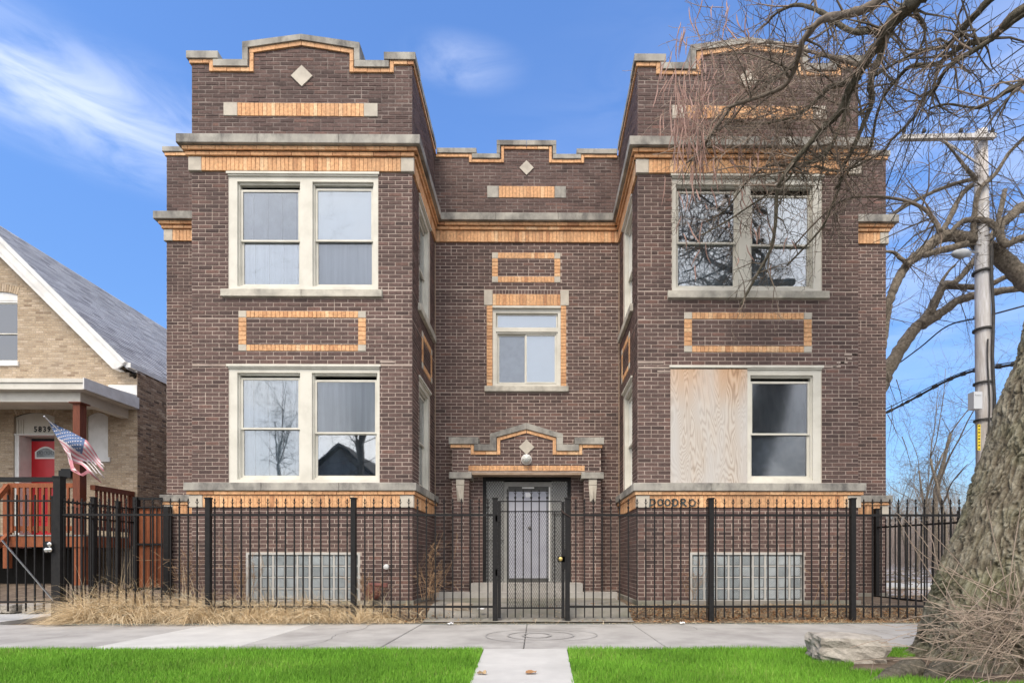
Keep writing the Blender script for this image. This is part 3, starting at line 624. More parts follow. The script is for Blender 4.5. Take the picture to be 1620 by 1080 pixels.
# graffiti: flat sprayed letters on the pale block and first orange bricks of the right belt
def text_mesh(name, s, size, loc, material, parent, extrude=0.0012, rot=(rad(90), 0, 0), space=1.0, squash=1.0, bevel=0.0):
    cu = bpy.data.curves.new(name, 'FONT'); cu.body = s; cu.size = size; cu.extrude = extrude; cu.align_x = 'LEFT'; cu.space_character = space; cu.offset = bevel; cu.resolution_u = 3
    tmp = bpy.data.objects.new(name, cu); C.objects.link(tmp); dg = bpy.context.evaluated_depsgraph_get(); me = bpy.data.meshes.new_from_object(tmp.evaluated_get(dg))
    bpy.data.objects.remove(tmp); me.name = name; me.materials.clear(); me.materials.append(M[material])
    o = bpy.data.objects.new(name, me); C.objects.link(o); o.parent = parent; o.location = loc; o.rotation_euler = rot; o.scale = (squash, 1, 1); return o
def stroke(mb, pts, wd, c, f, sc):      # a flat sprayed stroke
    P_ = [Vector((c[0] + x * sc, c[1] + z * sc)) for x, z in pts]
    for i, (a, b) in enumerate(zip(P_, P_[1:])):
        d = (b - a).normalized(); n = Vector((-d.y, d.x)) * wd / 2; a = a - d * wd * .3; b = b + d * wd * .3
        w = .0405 + i * 0.0002; k = len(mb.v); mb.v += [f(*(a - n), w), f(*(b - n), w), f(*(b + n), w), f(*(a + n), w)]; mb.f.append((k, k + 1, k + 2, k + 3)); mb.t.append(.5); mb.m.append(0)
def ring(cx, cz, rx, rz, a0=0, a1=360, n=12): return [(cx + rx * math.cos(rad(a0 + (a1 - a0) * i / n)), cz + rz * math.sin(rad(a0 + (a1 - a0) * i / n))) for i in range(n + 1)]
g = MB(); fg = front(Y1 - .004)
gx = [XA(p, Y1 - .045) for p in (1028, 1040, 1051.5, 1064, 1077, 1090)]; gz_ = ZA(799.5, Y1 - .045, 1060); S = .105
L = {'P': [[(0, -.1), (.12, 1)], [(.05, .95)] + ring(.35, .55, .45, .42, 80, -95, 9) + [(.1, .05)]],
     'O': [ring(.45, .5, .38, .45)], 'D': [[(.1, 0), (.15, 1)], [(.12, .98)] + ring(.3, .5, .5, .5, 75, -85, 9) + [(.08, 0)]],
     'R': [[(.1, -.05), (.12, 1)], [(.12, 1)] + ring(.35, .75, .35, .26, 80, -90, 7) + [(.2, .48), (.85, -.05)]], 'C': [ring(.5, .45, .45, .5, 60, 395, 14)]}
for ch, x in zip('POODRC', gx):
    for st in L[ch]: stroke(g, st, .021, (x, gz_), fg, S)
gob = g.build('graffiti', 'spray_paint', BL)

# ---------------------------------------------------------------- main wall between and beside the bays
f = front(Y2)
cx = XA(833, Y2 - .02); WC = (XA(779.3, Y2), XA(887, Y2)); zc0, zc1 = zm(611), zm(485.4)
door = (XA(763.5, Y2), XA(903.5, Y2)); dz0, dz1 = .44, zm(751)
core = MB(); wall_cells(core, XRL - .3, XRR + .3, GZ, 7.44, -.30, 0, [(*WC, zc0, zc1), (*door, dz0, dz1)], f)
core.b3(XWL, BX[0][0] + .3, Y2, Y2 + .3, GZ, 7.44); core.b3(BX[1][1] - .3, XWR, Y2, Y2 + .3, GZ, 7.44); core.build('wall', 'mortar', BL)
e0, e1, l0, l1, r0, r1 = [ZC + (VY - p) * (Y2 - .05) / FPX for p in (242.3, 234.3, 250.3, 242.9, 229.5, 221.3)]
k_ = Y2 / FPX
V = lambda px: cx + (px - 833) * k_
par = MB(); par.prism([(XRL, 7.4402), (XRR, 7.4402), (XRR, e0), (V(920.5), e0), (V(920.5), l0), (V(876), l0), (V(876), r0), (V(791), r0), (V(791), l0), (V(747), l0), (V(747), e0), (XRL, e0)], -.3, 0, f)
par.build('parapet_wall', 'parapet_mortar', BL)
def topm(x):
    r = abs(x - cx) / k_
    return 99
bnd = (V(770.8), V(895.5), zm(313.5), zm(295))
lay_bricks(dark, XRL, XRR, Z_CT, 9.2, f, holes=[bnd, (XRL, V(746.8), e0 - .068, 12), (V(742), V(797.5), l0 - .072, 12), (V(791), V(875), r0 - .064, 12), (V(868.5), V(924), l0 - .072, 12), (V(919), XRR, e0 - .068, 12)], top=topm, phase=XRL, proud=.004, key=2)
stone('end_block', V(770.8), V(789), bnd[2], bnd[3], -.03, .014, f); stone('end_block', V(877.5), V(895.5), bnd[2], bnd[3], -.03, .014, f); soldiers(V(789.2), V(877.3), bnd[2], bnd[3], f, .012)
dz = zm(266.5); poly_stone('diamond_tile', [(cx - 11.3 * k_, dz), (cx, dz - 11.5 * k_), (cx + 11.3 * k_, dz), (cx, dz + 11.5 * k_)], -.02, .022, f, 'clean_limestone')
for s in (0, 1):
    m = (lambda p: p) if s == 0 else (lambda p: 1666 - p)
    X_ = XRL if s == 0 else XRR
    def rc(a, b): return tuple(sorted((a, b)))
    stone('coping_stone', *rc(X_ + (.051 if s == 0 else -.051), V(m(754))), e0, e1, -.34, .05, f)
    stone('coping_stone', *rc(V(m(747)), V(m(791))), l0, l1, -.34, .05, f)
    stone('coping_stone', *rc(V(m(786)), V(m(791.5))), l1 + .002, r0 - .002, -.34, .05, f)
    stone('coping_stone', *rc(V(m(786)), V(833) - (.002 if s == 0 else -.002)), r0, r1, -.34, .05, f)
    def tr(a, b, v0, v1, hz=False):
        p, q = sorted((a, b)); (soldiers(p, q, v0, v1, f, .028, horiz=True, wdt=.2157, key=3) if hz else stretchers(p, q, v0, v1, f, .028, key=3))
    tr(X_ + (.03 if s == 0 else -.03), V(m(742)), e0 - .066, e0 - .002); tr(V(m(742)), V(m(746.8)), l0 - .07, e0 - .002, True)
    tr(V(m(747)), V(m(793)), l0 - .07, l0 - .003); tr(V(m(793)), V(m(797.5)), l0 - .07, r0 - .003, True); tr(V(m(797.7)), V(833), r0 - .062, r0 - .003)
# cornice of the recess
soldiers(XRL + .034, XRR - .034, Z_S0, Z_S1, f, .035, key=3); stretchers(XRL + .064, XRR - .064, Z_S1 + .004, Z_S1 + .068, f, .065, key=3); stretchers(XRL + .099, XRR - .099, Z_S1 + .07, Z_C, f, .10, key=3, ph=.1)
bk = MB(); bk.box(XRL + .0216, XRR - .0216, Z_S0 + .005, Z_C, -.02, .022, f); bk.build('wall', 'caulk', BL)
stone_run('cornice_stone', XRL + .003, XRR - .003, Z_C, Z_CT, -.05, .158, f, 1.2)
# framed panel above the stair window, and the window itself
pa, pb, p0, p1 = V(778.4), V(886.5), zm(447.2), zm(400); bw = 9.5 * k_
lint = (V(779.5), V(886.5), zm(483.6), zm(465.6)); row = (V(779.5), V(886.5), zm(465.3), zm(459))
zp_ = lambda py: ZC + (VY - py) * YP / FPX
jl, jr = (V(770), V(779.3)), (V(887), V(896))
holes = [(WC[0], WC[1], zc0, zc1), (pa, pb, p0, p0 + bw), (pa, pb, p1 - bw, p1), (pa, pa + bw, p0, p1), (pb - bw, pb, p0, p1), lint, row, (V(765.7), V(779.3), zm(483.6), zm(459.5)), (V(886.6), V(900), zm(483.6), zm(459.5)),
         (*jl, zc0, zm(483.6)), (*jr, zc0, zm(483.6)), (V(767), V(899.5), zm(620), zc0), (*door, dz0, dz1), (XA(716, YP), XA(741, YP), .1, zp_(703)), (XA(925, YP), XA(950, YP), .1, zp_(703)), (XA(741, YP), XA(925, YP), zp_(752), zp_(703)), (XA(777, YP), XA(889, YP), zp_(703), zp_(683))]
lay_bricks(dark, XRL + .012, XRR - .012, .272, Z_S0, f, holes=holes, phase=XRL, key=3)
for (a, b) in ((pa, pa + bw), (pb - bw, pb)):
    for (c, d) in ((p0, p0 + bw), (p1 - bw, p1)): stone('corner_block', a, b, c, d, -.03, .014, f, 'clean_limestone')
    soldiers(a, b, p0 + bw, p1 - bw, f, .012, horiz=True, key=3)
soldiers(pa + bw, pb - bw, p0, p0 + bw, f, .012, key=3); soldiers(pa + bw, pb - bw, p1 - bw, p1, f, .012, key=3)
soldiers(*lint, f, .012, key=3)
n = 21
for i in range(n):
    a = row[0] + (row[1] - row[0]) * i / n; dark.append((a + .004, a + (row[1] - row[0]) / n - .006, row[2] + .004, row[3], .006, f, R.uniform(.1, .9), 3))
stone('end_block', V(765.7), V(779.3), zm(483.6), zm(459.5), -.03, .018, f, 'clean_limestone'); stone('end_block', V(886.6), V(900), zm(483.6), zm(459.5), -.03, .018, f, 'clean_limestone')
soldiers(*jl, zc0, zm(483.8), f, .012, horiz=True, key=3); soldiers(*jr, zc0, zm(483.8), f, .012, horiz=True, key=3)
stone('window_sill', V(767), V(899.5), zm(620), zc0 - .002, -.13, .05, f, 'soiled_sill')
fr = MB(); tz = zm(524); ox0, ox1 = V(784.5), V(882.5)
wall_cells(fr, *WC, zc0, zc1, -.13, -.02, [(ox0, ox1, zm(606.5), tz), (ox0, ox1, zm(517.5), zm(494.5))], f); fr.box(WC[0] - .0, WC[1] + .0, zc1 - .03, zc1 + .008, -.019, .03, f)
cw_ = fr.build('window', 'white_trim', BL)
sash_unit(cw_, ox0 + .005, ox1 - .005, zm(517.5), zm(494.5), f, .06, backs=('shade_white', None), single=True, frame_w=.025)
mid = V(831.5)
sash_unit(cw_, ox0 + .03, mid + .01, zm(604.5), tz - .03, f, .085, backs=('shade_grey', None), glass='screened_glass', single=True, frame_w=.03)
sash_unit(cw_, mid - .01, ox1 - .03, zm(604.5), tz - .03, f, .06, backs=('shade_white', None), single=True, frame_w=.03)
st = MB(); st.box(ox0, ox1, tz - .03, tz, -.125, -.04, f); st.box(ox0, ox0 + .028, zm(606.5), tz - .031, -.125, -.04, f); st.box(ox1 - .028, ox1, zm(606.5), tz - .031, -.125, -.04, f); st.build('window_track', 'white_trim', cw_)
# sealant in the two inner corners
for X_ in (XRL, XRR):
    mb = MB(); s = 1 if X_ == XRL else -1; mb.b3(min(X_, X_ + s * .022), max(X_, X_ + s * .022), Y2 - .012, Y2 - .0005, .5, 7.08); mb.build('corner_sealant', 'caulk', BL)
# the wings that show beyond the bays
for (a, b, s) in ((XWL, BX[0][0], -1), (BX[1][1], XWR, 1)):
    par = MB(); par.box(a, b, 7.4402, e0, -.3, -.0003, f); par.build('parapet_wall', 'parapet_mortar', BL)
    lay_bricks(dark, a, b, B_T + .03, Z_S0, f, phase=XWL if s < 0 else a, key=7); lay_bricks(dark, a, b, .272, B_S0 + .03, f, phase=a, key=7); lay_bricks(dark, a, b, Z_CT, e0 - .07, f, phase=a, proud=.004, key=7)
    a2, b2 = (a - .035, b) if s < 0 else (a, b + .035); bl = (a2, a2 + .17) if s < 0 else (b2 - .17, b2); rs = (a2 + .17, b2) if s < 0 else (a2, b2 - .17)
    bk = MB(); bk.box(a + .002, b - .002, Z_S0 + .005, Z_C, -.02, .0218, f); bk.build('wall', 'caulk', BL); bk = MB(); bk.box(a + .002, b - .002, B_S0 + .035, B_Y1 + .03, -.02, .0218, f); bk.build('wall', 'caulk', BL)
    ex = (lambda d: (a - d, b - .002)) if s < 0 else (lambda d: (a + .002, b + d))
    for (v0, v1, o_) in ((Z_S0, Z_S1, .035), (B_S0 + .03, B_S1 + .03, .03)):
        stone('end_block', *bl, v0, v1, -.03, o_ + .004, f, 'clean_limestone'); soldiers(*rs, v0, v1, f, o_, key=7)
    stretchers(*ex(.065), Z_S1 + .004, Z_S1 + .068, f, .065, key=7); stretchers(*ex(.10), Z_S1 + .07, Z_C, f, .10, key=7)
    stretchers(*ex(.055), B_S1 + .034, B_Y1 + .03, f, .055, key=7)
    stone('cornice_stone', *ex(.158), Z_C, Z_CT, -.05, .158, f); stone('belt_stone', *ex(.085), B_Y1 + .032, B_T + .03, -.05, .085, f)
    stone('coping_stone', *ex(.06), e0, e1, -.34, .05, f); stretchers(*ex(.03), e0 - .066, e0 - .002, f, .028, key=7)
    stone('foundation', *ex(.03), .02, .27, -.05, .03, f, 'old_concrete')
# side and rear walls, common brick, and the roof
sd_ = []
lay_bricks(sd_, Y2 + .004, YB, .27, 8.85, west(XWL), pitch=.2157, phase=Y2, key=9); 
mb = MB(); mb.b3(XWL + .0, XWL + .3, Y2 + .301, YB, GZ, 8.85); mb.b3(XWR - .3, XWR, Y2 + .301, YB, GZ, 8.85); mb.b3(XWL, XWR, YB, YB + .3, GZ, 8.85); mb.build('wall', 'mortar', BL)
lay_bricks(sd_, Y2 + .004, YB, .27, 8.85, east(XWR), pitch=.2157, phase=Y2, key=9)
mb = MB()
for (u0, u1, v0, v1, w_, ff, t, key) in sd_: mb.chamfer(u0, u1, v0, v1, -.03, w_, ff, tint=t)
mb.build('side_brickwork', 'dark_brick', BL, kind='stuff')
mb = MB(); mb.b3(XWL - .05, XWL + .34, Y2 + .342, YB + .3, 8.85, 8.93); mb.b3(XWR - .34, XWR + .05, Y2 + .342, YB + .3, 8.85, 8.93); mb.b3(XWL + .34, XWR - .34, YB - .04, YB + .34, 8.85, 8.93); mb.build('coping_stone', 'limestone', BL)
mb = MB(); mb.b3(XWL + .301, XWR - .301, Y2 + .302, YB - .002, 7.66, 7.74); mb.b3(XWL + .3, XWR - .3, Y2 + 1.6, Y2 + 1.62, .3, 7.65); mb.b3(XWL + .3, XWR - .3, Y2 + .3, YB, .15, .21); mb.build('roof_deck', 'asphalt', BL)
# a few straggling courses of pale pointing, stepped like the cracks that were filled
for (pts) in ([(1010, 581), (1063, 581)], [(304, 577.5), (361, 577.5)], [(601, 577.5), (652, 577.5)], [(1302, 580), (1324, 580)], [(1324, 573), (1336, 573)], [(1336, 560.5), (1357, 560.5)], [(601, 572), (625, 572)], [(1318, 579.5), (1330, 579.5)], [(1330, 573), (1341, 573)], [(1341, 567), (1348, 567)], [(1348, 560.5), (1357, 560.5)], [(1040, 587), (1063, 587)], [(1009, 573), (1050, 573)]):
    (a, za), (b, zb_) = pts; A_, B_ = at(a, za, Y1 - .01), at(b, zb_, Y1 - .01); mb = MB(); mb.box(A_.x, B_.x, A_.z - .012, A_.z + .012, -.005, .0095, front(Y1)); mb.build('pointing_repair', 'mortar', BL)

# ---------------------------------------------------------------- portico
f = front(YP); kp = YP / FPX
pcx = XA(833, YP); H = lambda px: pcx + (px - 833) * kp
zp = lambda py: ZC + (VY - py) * YP / FPX
dep = Y2 - YP
fd = -dep
zc_l0, zc_l1 = zp(702.7), zp(692.3); zl0, zl1 = zp(713), zp(703.3); zr = zp(687); zpk = zp(669.8)
sil = [(715.5, zp(747)), (950.5, zp(747)), (950.5, zc_l0), (915.4, zc_l0), (915.4, zl0), (880.4, zl0), (880.4, zp(692)), (833, zp(679)), (785.6, zp(692)), (785.6, zl0), (750.6, zl0), (750.6, zc_l0), (715.5, zc_l0)]
mb = MB(); mb.prism([(H(a), b) for a, b in sil], fd + .001, 0, f); prt = mb.build('portico', 'mortar', BL)
prt['label'] = 'shallow stepped brick entrance surround'
pil = []
for s in (0, 1):
    m = (lambda p: p) if s == 0 else (lambda p: 1666 - p)
    a, b = sorted((H(m(715.5)), H(m(741.8))))
    mb = MB(); mb.box(a, b, .2, zp(757.2), fd + .001, 0, f); mb.build('pilaster', 'mortar', BL)
    lay_bricks(dark, a, b, .272, zp(757.2), f, phase=a, key=8)
    fi_ = east(b) if s == 0 else west(a); lay_bricks(dark, YP + .004, Y2, .272, zp(757.2), fi_, phase=YP, key=8)
    fo_ = west(a) if s == 0 else east(b); lay_bricks(dark, YP + .004, Y2, .272, zc_l0 - .06, fo_, phase=YP, key=8)
    stone('foundation', a - .03, b + .03, .1, .27, fd, .03, f, 'old_concrete')
    ca, cb = sorted((H(m(711)), H(m(746.5)))); stone('pilaster_capital', ca, cb, zp(757.2), zp(747.1), fd + .001, .06, f)
    # keystone ornament hanging from the capital
    x0, x1, z1, zm_, z0 = H(m(721.8)), H(m(734.8)), zp(758), zp(767.5), zp(793.5); xc = (x0 + x1) / 2; x0, x1 = min(x0, x1), max(x0, x1)
    stone('keystone', x0, x1, zm_ + .003, z1, 0, .035, f, 'clean_limestone')
    mb = MB(); q = len(mb.v); hw = (x1 - x0) / 2
    for (a_, c_, w_) in ((x0, zm_, .03), (x1, zm_, .03), (xc, zm_, .03), (x0 + .025, z0, 0.012), (x1 - .025, z0, .012), (xc, z0 + .05, .05), (x0, zm_, 0), (x1, zm_, 0), (x0 + .025, z0, 0), (x1 - .025, z0, 0)): mb.v.append(f(a_, c_, w_))
    for fc in ((0, 3, 5, 2), (2, 5, 4, 1), (3, 4, 5), (0, 6, 8, 3), (1, 4, 9, 7), (3, 8, 9, 4), (0, 2, 1, 7, 6)): mb.f.append(fc); mb.t.append(.5); mb.m.append(0)
    mb.build('keystone', 'clean_limestone', BL)
    def pc(pts): poly_stone('coping_stone', [(H(m(a)), b) for a, b in (pts if s == 0 else pts[::-1])], fd + .001, .055, f)
    pc([(710.8, zc_l0), (757, zc_l0), (757, zc_l1), (710.8, zc_l1)]); pc([(750.6, zl0), (785.4, zl0), (785.4, zl1), (750.6, zl1)])
    pc([(775.5, zl1 + .002), (785.6, zl1 + .002), (785.6, zp(692.2)), (775.5, zp(692.2))])
    pc([(775.5, zp(692)), (785.6, zp(692)), (832.85, zp(679.2)), (832.85, zpk), (775.5, zr)])
    def tr(a, b, v0, v1, hz=False):
        p, q = sorted((H(m(a)), H(m(b)))); (soldiers(p, q, v0, v1, f, .03, horiz=True, wdt=.2157, key=3) if hz else stretchers(p, q, v0, v1, f, .03, key=3))
    tr(713, 744.7, zp(708.6), zc_l0 - .002); tr(744.9, 750.3, zp(719.5), zc_l0 - .002, True); tr(750.5, 786, zp(719.5), zl0 - .003); tr(786.2, 791.7, zp(719.5), zp(693), True)
    for i in range(3):
        a, b = 786.2 + (832.6 - 786.2) * i / 3 + .2, 786.2 + (832.6 - 786.2) * (i + 1) / 3 - .2; sl = (692 - 679) / 47.0
        za, zb_ = zp(692.6 - (a - 785.6) * sl), zp(692.6 - (b - 785.6) * sl)
        mb = MB(); mb.prism([(H(m(a)), za - .066), (H(m(b)), zb_ - .066), (H(m(b)), zb_ - .003), (H(m(a)), za - .003)], -.02, .03, f, tint=R.uniform(.3, .8)); mb.build('yellow_brick', 'yellow_brick', BL)
lz0, lz1 = zp(744.8), zp(736.2)
def topp(x):
    r = abs(x - pcx) / kp
    return 99 if r > 41.5 else zp(698.5 - (47 - r) * .277)
lay_bricks(dark, H(715.5), H(950.5), zp(747), 3.9, f, holes=[(H(741), H(925), zp(747.5), lz1), (H(715), H(750.3), zp(708.8), 9), (H(744.7), H(791.7), zp(719.7), 9), (H(874.3), H(921.3), zp(719.7), 9), (H(915.7), H(951), zp(708.8), 9)], top=topp, phase=H(715.5), key=8)
soldiers(H(741), H(925), lz0, lz1, f, .014, key=3)
mb = MB(); mb.box(H(741.8), H(924.2), zp(750.5), zp(747.05), fd + .001, -.004, f); mb.build('portico_soffit', 'caulk', BL)
dz = zp(707); poly_stone('diamond_tile', [(pcx - 12.3 * kp, dz), (pcx, dz - 12 * kp), (pcx + 12.3 * kp, dz), (pcx, dz + 12 * kp)], -.02, .02, f, 'clean_limestone')
lc = (pcx, YP - .012, zp(727))
mb = MB(); mb.lathe(lc, [(.10, -.01), (.102, .02), (.086, .035), (.084, .05)], 20, axis='y'); lamp = mb.build('porch_lamp', 'white_paint', BL)
mb = MB(); mb.lathe(lc, [(.082, .045), (.08, .07), (.066, .098), (.04, .118), (.012, .126)], 20, axis='y'); mb.build('lamp_globe', 'frosted_lamp', lamp, smooth=True)
for i in range(4):
    mb = MB(); th = rad(45 * i); pts = [(lc[0] + math.cos(th) * .088 * math.cos(rad(a)), lc[1] - .045 - .09 * math.sin(rad(a)), lc[2] + math.sin(th) * .088 * math.cos(rad(a))) for a in range(0, 181, 20)]; mb.tube(pts, .003, 4); mb.build('lamp_guard', 'white_paint', lamp)
# ---- doorway: black surround, expanded-metal screens, grey door
YD = Y2 + .06; f = front(YD); D_ = lambda px: XA(px, YD); zd = lambda py: ZC + (VY - py) * YD / FPX
x0, x1 = D_(763.9), D_(903.1); zt = zd(752.5); zb_ = .47
mb = MB(); mb.box(x0 - .02, x0 + .065, zb_, zt, -.05, .03, f); mb.box(x1 - .065, x1 + .02, zb_, zt, -.05, .03, f); mb.box(x0 + .065, x1 - .065, zd(760.5), zt + .03, -.05, .03, f); mb.build('door_surround', 'black_metal', BL)
fx0, fx1 = D_(797.4), D_(873)
def lattice(name, x0, x1, z0, z1, Y, sx, sz, w, material, parent):
    """expanded metal: two families of slanted strands clipped to the panel"""
    mb = MB(); s = sz / sx; Hh = z1 - z0; Wd = x1 - x0
    for sg in (1, -1):
        n = int((Wd + Hh / s) / sx) + 2
        for i in range(-1, n):
            if sg > 0: xa = x0 + i * sx - Hh / s; a = Vector((xa, z0)); b = Vector((xa + Hh / s, z1))
            else: xa = x0 + i * sx; a = Vector((xa, z0)); b = Vector((xa - Hh / s, z1))
            dx = b.x - a.x; t0, t1 = 0, 1
            ta, tb = sorted(((x0 - a.x) / dx, (x1 - a.x) / dx)); t0, t1 = max(t0, ta), min(t1, tb)
            if t1 - t0 < .002: continue
            p, q = a.lerp(b, t0), a.lerp(b, t1); mb.bar((p.x, Y + sg * w * .3, p.y), (q.x, Y + sg * w * .3, q.y), w)
    return mb.build(name, material, parent, kind='stuff')
for k, (a, b) in enumerate(((x0 + .065, fx0), (fx1, x1 - .065))):
    mb = MB(); mb.box(a, b, zb_, zd(760.5), -.05, -.04, f); p = mb.build('side_panel', 'screen_backing', BL)
    lattice('expanded_metal', a, b, zb_, zd(760.5), YD + .012, .052, .075, .0085, 'screen_metal', p)
    for i, zz in enumerate((zd(854), zd(812))):
        if i == k: mb = MB(); mb.box(a, b, zz - .008, zz + .008, -.02, .004, f); mb.build('screen_rail', 'screen_metal', p)
mb = MB(); lx0, lx1 = D_(804), D_(868.3); lt = zd(769)
mb.box(fx0, lx0, zb_, zd(762), -.06, -.005, f); mb.box(lx1, fx1, zb_, zd(762), -.06, -.005, f); mb.box(lx0, lx1, lt, zd(762), -.06, -.005, f); mb.build('door_frame', 'door_frame_grey', BL)
mb = MB(); mb.box(lx1 - .002, lx1 + .025, .5, zd(770), -.004, .004, f); mb.build('door_weatherstrip', 'white_paint', BL)
mb = MB(); mb.box(lx0 + .01, lx1 - .01, zd(914), zd(777), -.05, -.03, f); dr = mb.build('front_door', 'door_grey', BL)
mb = MB(); mb.box(lx0 + .002, lx1 - .002, zd(777) + .002, lt, -.05, -.028, f); mb.build('transom_bar', 'door_dark', dr)
mb = MB(); mb.box(lx0 + .002, lx1 - .002, .482, zd(914) - .002, -.05, -.026, f); mb.build('kick_plate', 'door_dark', dr)
mb = MB(); mb.box(D_(826), D_(845), zd(772), zd(770), -.028, -.018, f); mb.build('name_strip', 'white_paint', dr)
kc = at(838.5, 834.5, YD + .03); mb = MB(); mb.lathe((kc.x, kc.y, kc.z), [(.035, 0), (.033, .012), (.02, .03), (.006, .034)], 12, axis='y'); mb.tube([(kc.x - .045, kc.y - .02, kc.z + .01), (kc.x, kc.y - .035, kc.z - .02), (kc.x + .03, kc.y - .03, kc.z)], .008, 6); mb.build('door_handle', 'screen_metal', dr)
kc = at(834.5, 857, YD + .03); mb = MB(); mb.lathe(tuple(kc), [(.018, 0), (.016, .012)], 10, axis='y'); mb.build('lock_cylinder', 'screen_metal', dr)
a, b = at(831, 779.5, YD + .028), at(839.5, 784, YD + .028); mb = MB(); mb.box(a.x, b.x, b.z - .01, a.z + .005, -.0, .003, front(YD + .03)); mb.box(a.x + .008, b.x - .012, b.z - .025, b.z - .012, 0, .003, front(YD + .03)); mb.build('door_sticker', 'litter_white', dr)
# step stones
def step(x0, x1, y0, y1, z0, z1):
    mb = MB(); mb.b3(x0, x1, y0, y1, z0, z1); o = mb.build('step', 'concrete', BL); return o
step(XA(744, 9.98), XA(795, 9.98), 9.98, Y2 + .1, .14, .478); step(XA(795, 9.98) + .006, XA(873, 9.98), 9.98, Y2 + .1, .14, .476); step(XA(873, 9.98) + .006, XA(922, 9.98), 9.98, Y2 + .1, .14, .478)
step(XA(690, 9.72), XA(775, 9.72), 9.72, 9.977, .1, .33); step(XA(775, 9.72) + .006, XA(880, 9.72), 9.72, 9.977, .1, .327); step(XA(880, 9.72) + .006, XA(977, 9.72), 9.72, 9.977, .1, .33)
# fire department connection on the left bay
fc = at(590, 936, Y1 - .06); mb = MB(); mb.lathe(tuple(fc + Vector((0, .06, 0))), [(.115, 0), (.115, .02), (.09, .03), (.085, .10), (.095, .11), (.095, .14), (.05, .15), (.03, .18), (.012, .185)], 18, axis='y')
sp = mb.build('standpipe', 'rust_red', BL, smooth=False)
mb = MB(); q = at(584, 924, Y1 - .10); e_ = at(609, 925, Y1 - .10); mb.tube([tuple(fc + Vector((-.05, -.05, .07))), tuple(q), tuple(q.lerp(e_, .5)), tuple(e_)], [.035, .03, .028, .034], 8); mb.lathe(tuple(e_), [(.045, -.03), (.045, .03)], 10); mb.build('hose_inlet', 'rust_red', sp)
v_ = at(612, 896, Y1 - .03); mb = MB(); mb.lathe((v_.x, Y1, v_.z), [(.03, -.02), (.032, .05), (.045, .05), (.04, .09), (.01, .1)], 10, axis='y'); mb.build('pipe_vent', 'white_paint', BL)

emit_bricks(dark, 'brick', 'brickwork', 'dark_brick', BL, lambda b: (b[7] != 1 or b[1] - b[0] < .2 or not 4.1 < b[2] < 5.15, b[7] != 1 or b[1] - b[0] < .19, abs(b[2] - 4.6)))
emit_bricks(yel, 'yellow_brick', 'yellow_brickwork', 'yellow_brick', BL, lambda b: (b[7] != 0, -(b[1] - b[0]) * (b[3] - b[2])))

# ================================================================= the ground
def struct(mb, name, material, **k):
    o = mb.build(name, material, None, **k); o['kind'] = 'structure'; return o
from mathutils import noise as mn
def sheet(name, xs, ys, zfun, material, **k):
    mb = MB(); nx, ny = len(xs), len(ys)
    for y in ys:
        for x in xs: mb.v.append((x, y, zfun(x, y)))
    for j in range(ny - 1):
        for i in range(nx - 1): a = j * nx + i; mb.f.append((a, a + 1, a + nx + 1, a + nx)); mb.t.append(.5); mb.m.append(0)
    return struct(mb, name, material, smooth=True, **k)
fr_ = lambda a, b, n: [a + (b - a) * i / n for i in range(n + 1)]
YF = 7.82; YSW0, YSW1 = 5.57, 7.70                       # fence line, sidewalk edges
def yard_z(x, y):
    t = min(1, max(0, (y - 7.75) / 0.8)); z = .012 + (.20 - .012) * t * t * (3 - 2 * t)
    if x < -6.95 : z = .01 + (.30) * min(1, max(0, (y - 8.0) / 5))
    if y > 60: z += 0
    return z + .022 * mn.noise((x * 1.6, y * 1.6, 0)) * (y > 7.9)
sheet('ground', [-600, -200, -80, -40, -24] + fr_(-20, 24, 132) + [40, 80, 200, 600], fr_(7.70, 14, 36) + [18, 26, 40, 60, 90, 150, 300, 900], lambda x, y: yard_z(x, y) - (.03 if -6.95 > x and y < 15 else 0), 'soil')
mb = MB(); mb.b3(-600, 600, -700, YSW1, -.30, -.135); struct(mb, 'street', 'asphalt')
mb = MB()
for i in range(-8, 9): mb.b3(i * 1.8 - .9 + .004, i * 1.8 + .9 - .004, 2.35, 2.50, -.2, .0)
struct(mb, 'kerb', 'concrete')
# the two lawns of the parkway, turned up a little against the walk between them
px0, px1 = [at(765, 1027, 5.5).x, at(748, 1080, 4.05).x], [at(897, 1027, 5.5).x, at(905, 1080, 4.05).x]
pe = lambda side, y: (px0 if side == 0 else px1)[0] + ((px0 if side == 0 else px1)[1] - (px0 if side == 0 else px1)[0]) * min(1.4, (YSW0 - y) / 1.5)
lm = MB()
for (pts) in ([(-14, 2.5), (pe(0, 2.5), 2.5), (pe(0, YSW0), YSW0), (-14, YSW0)], [(pe(1, 2.5), 2.5), (14, 2.5), (14, YSW0), (pe(1, YSW0), YSW0)]):
    lm.prism(pts, -.13, -.004, lambda u, v, w: (u, v, w))
struct(lm, 'lawn', 'lawn_soil')
wp = MB(); wp.prism([(pe(0, 2.5), 2.5), (pe(1, 2.5), 2.5), (pe(1, YSW0), YSW0 - .012), (pe(0, YSW0), YSW0 - .012)], -.13, .004, lambda u, v, w: (u, v, w)); struct(wp, 'path', 'pale_concrete')
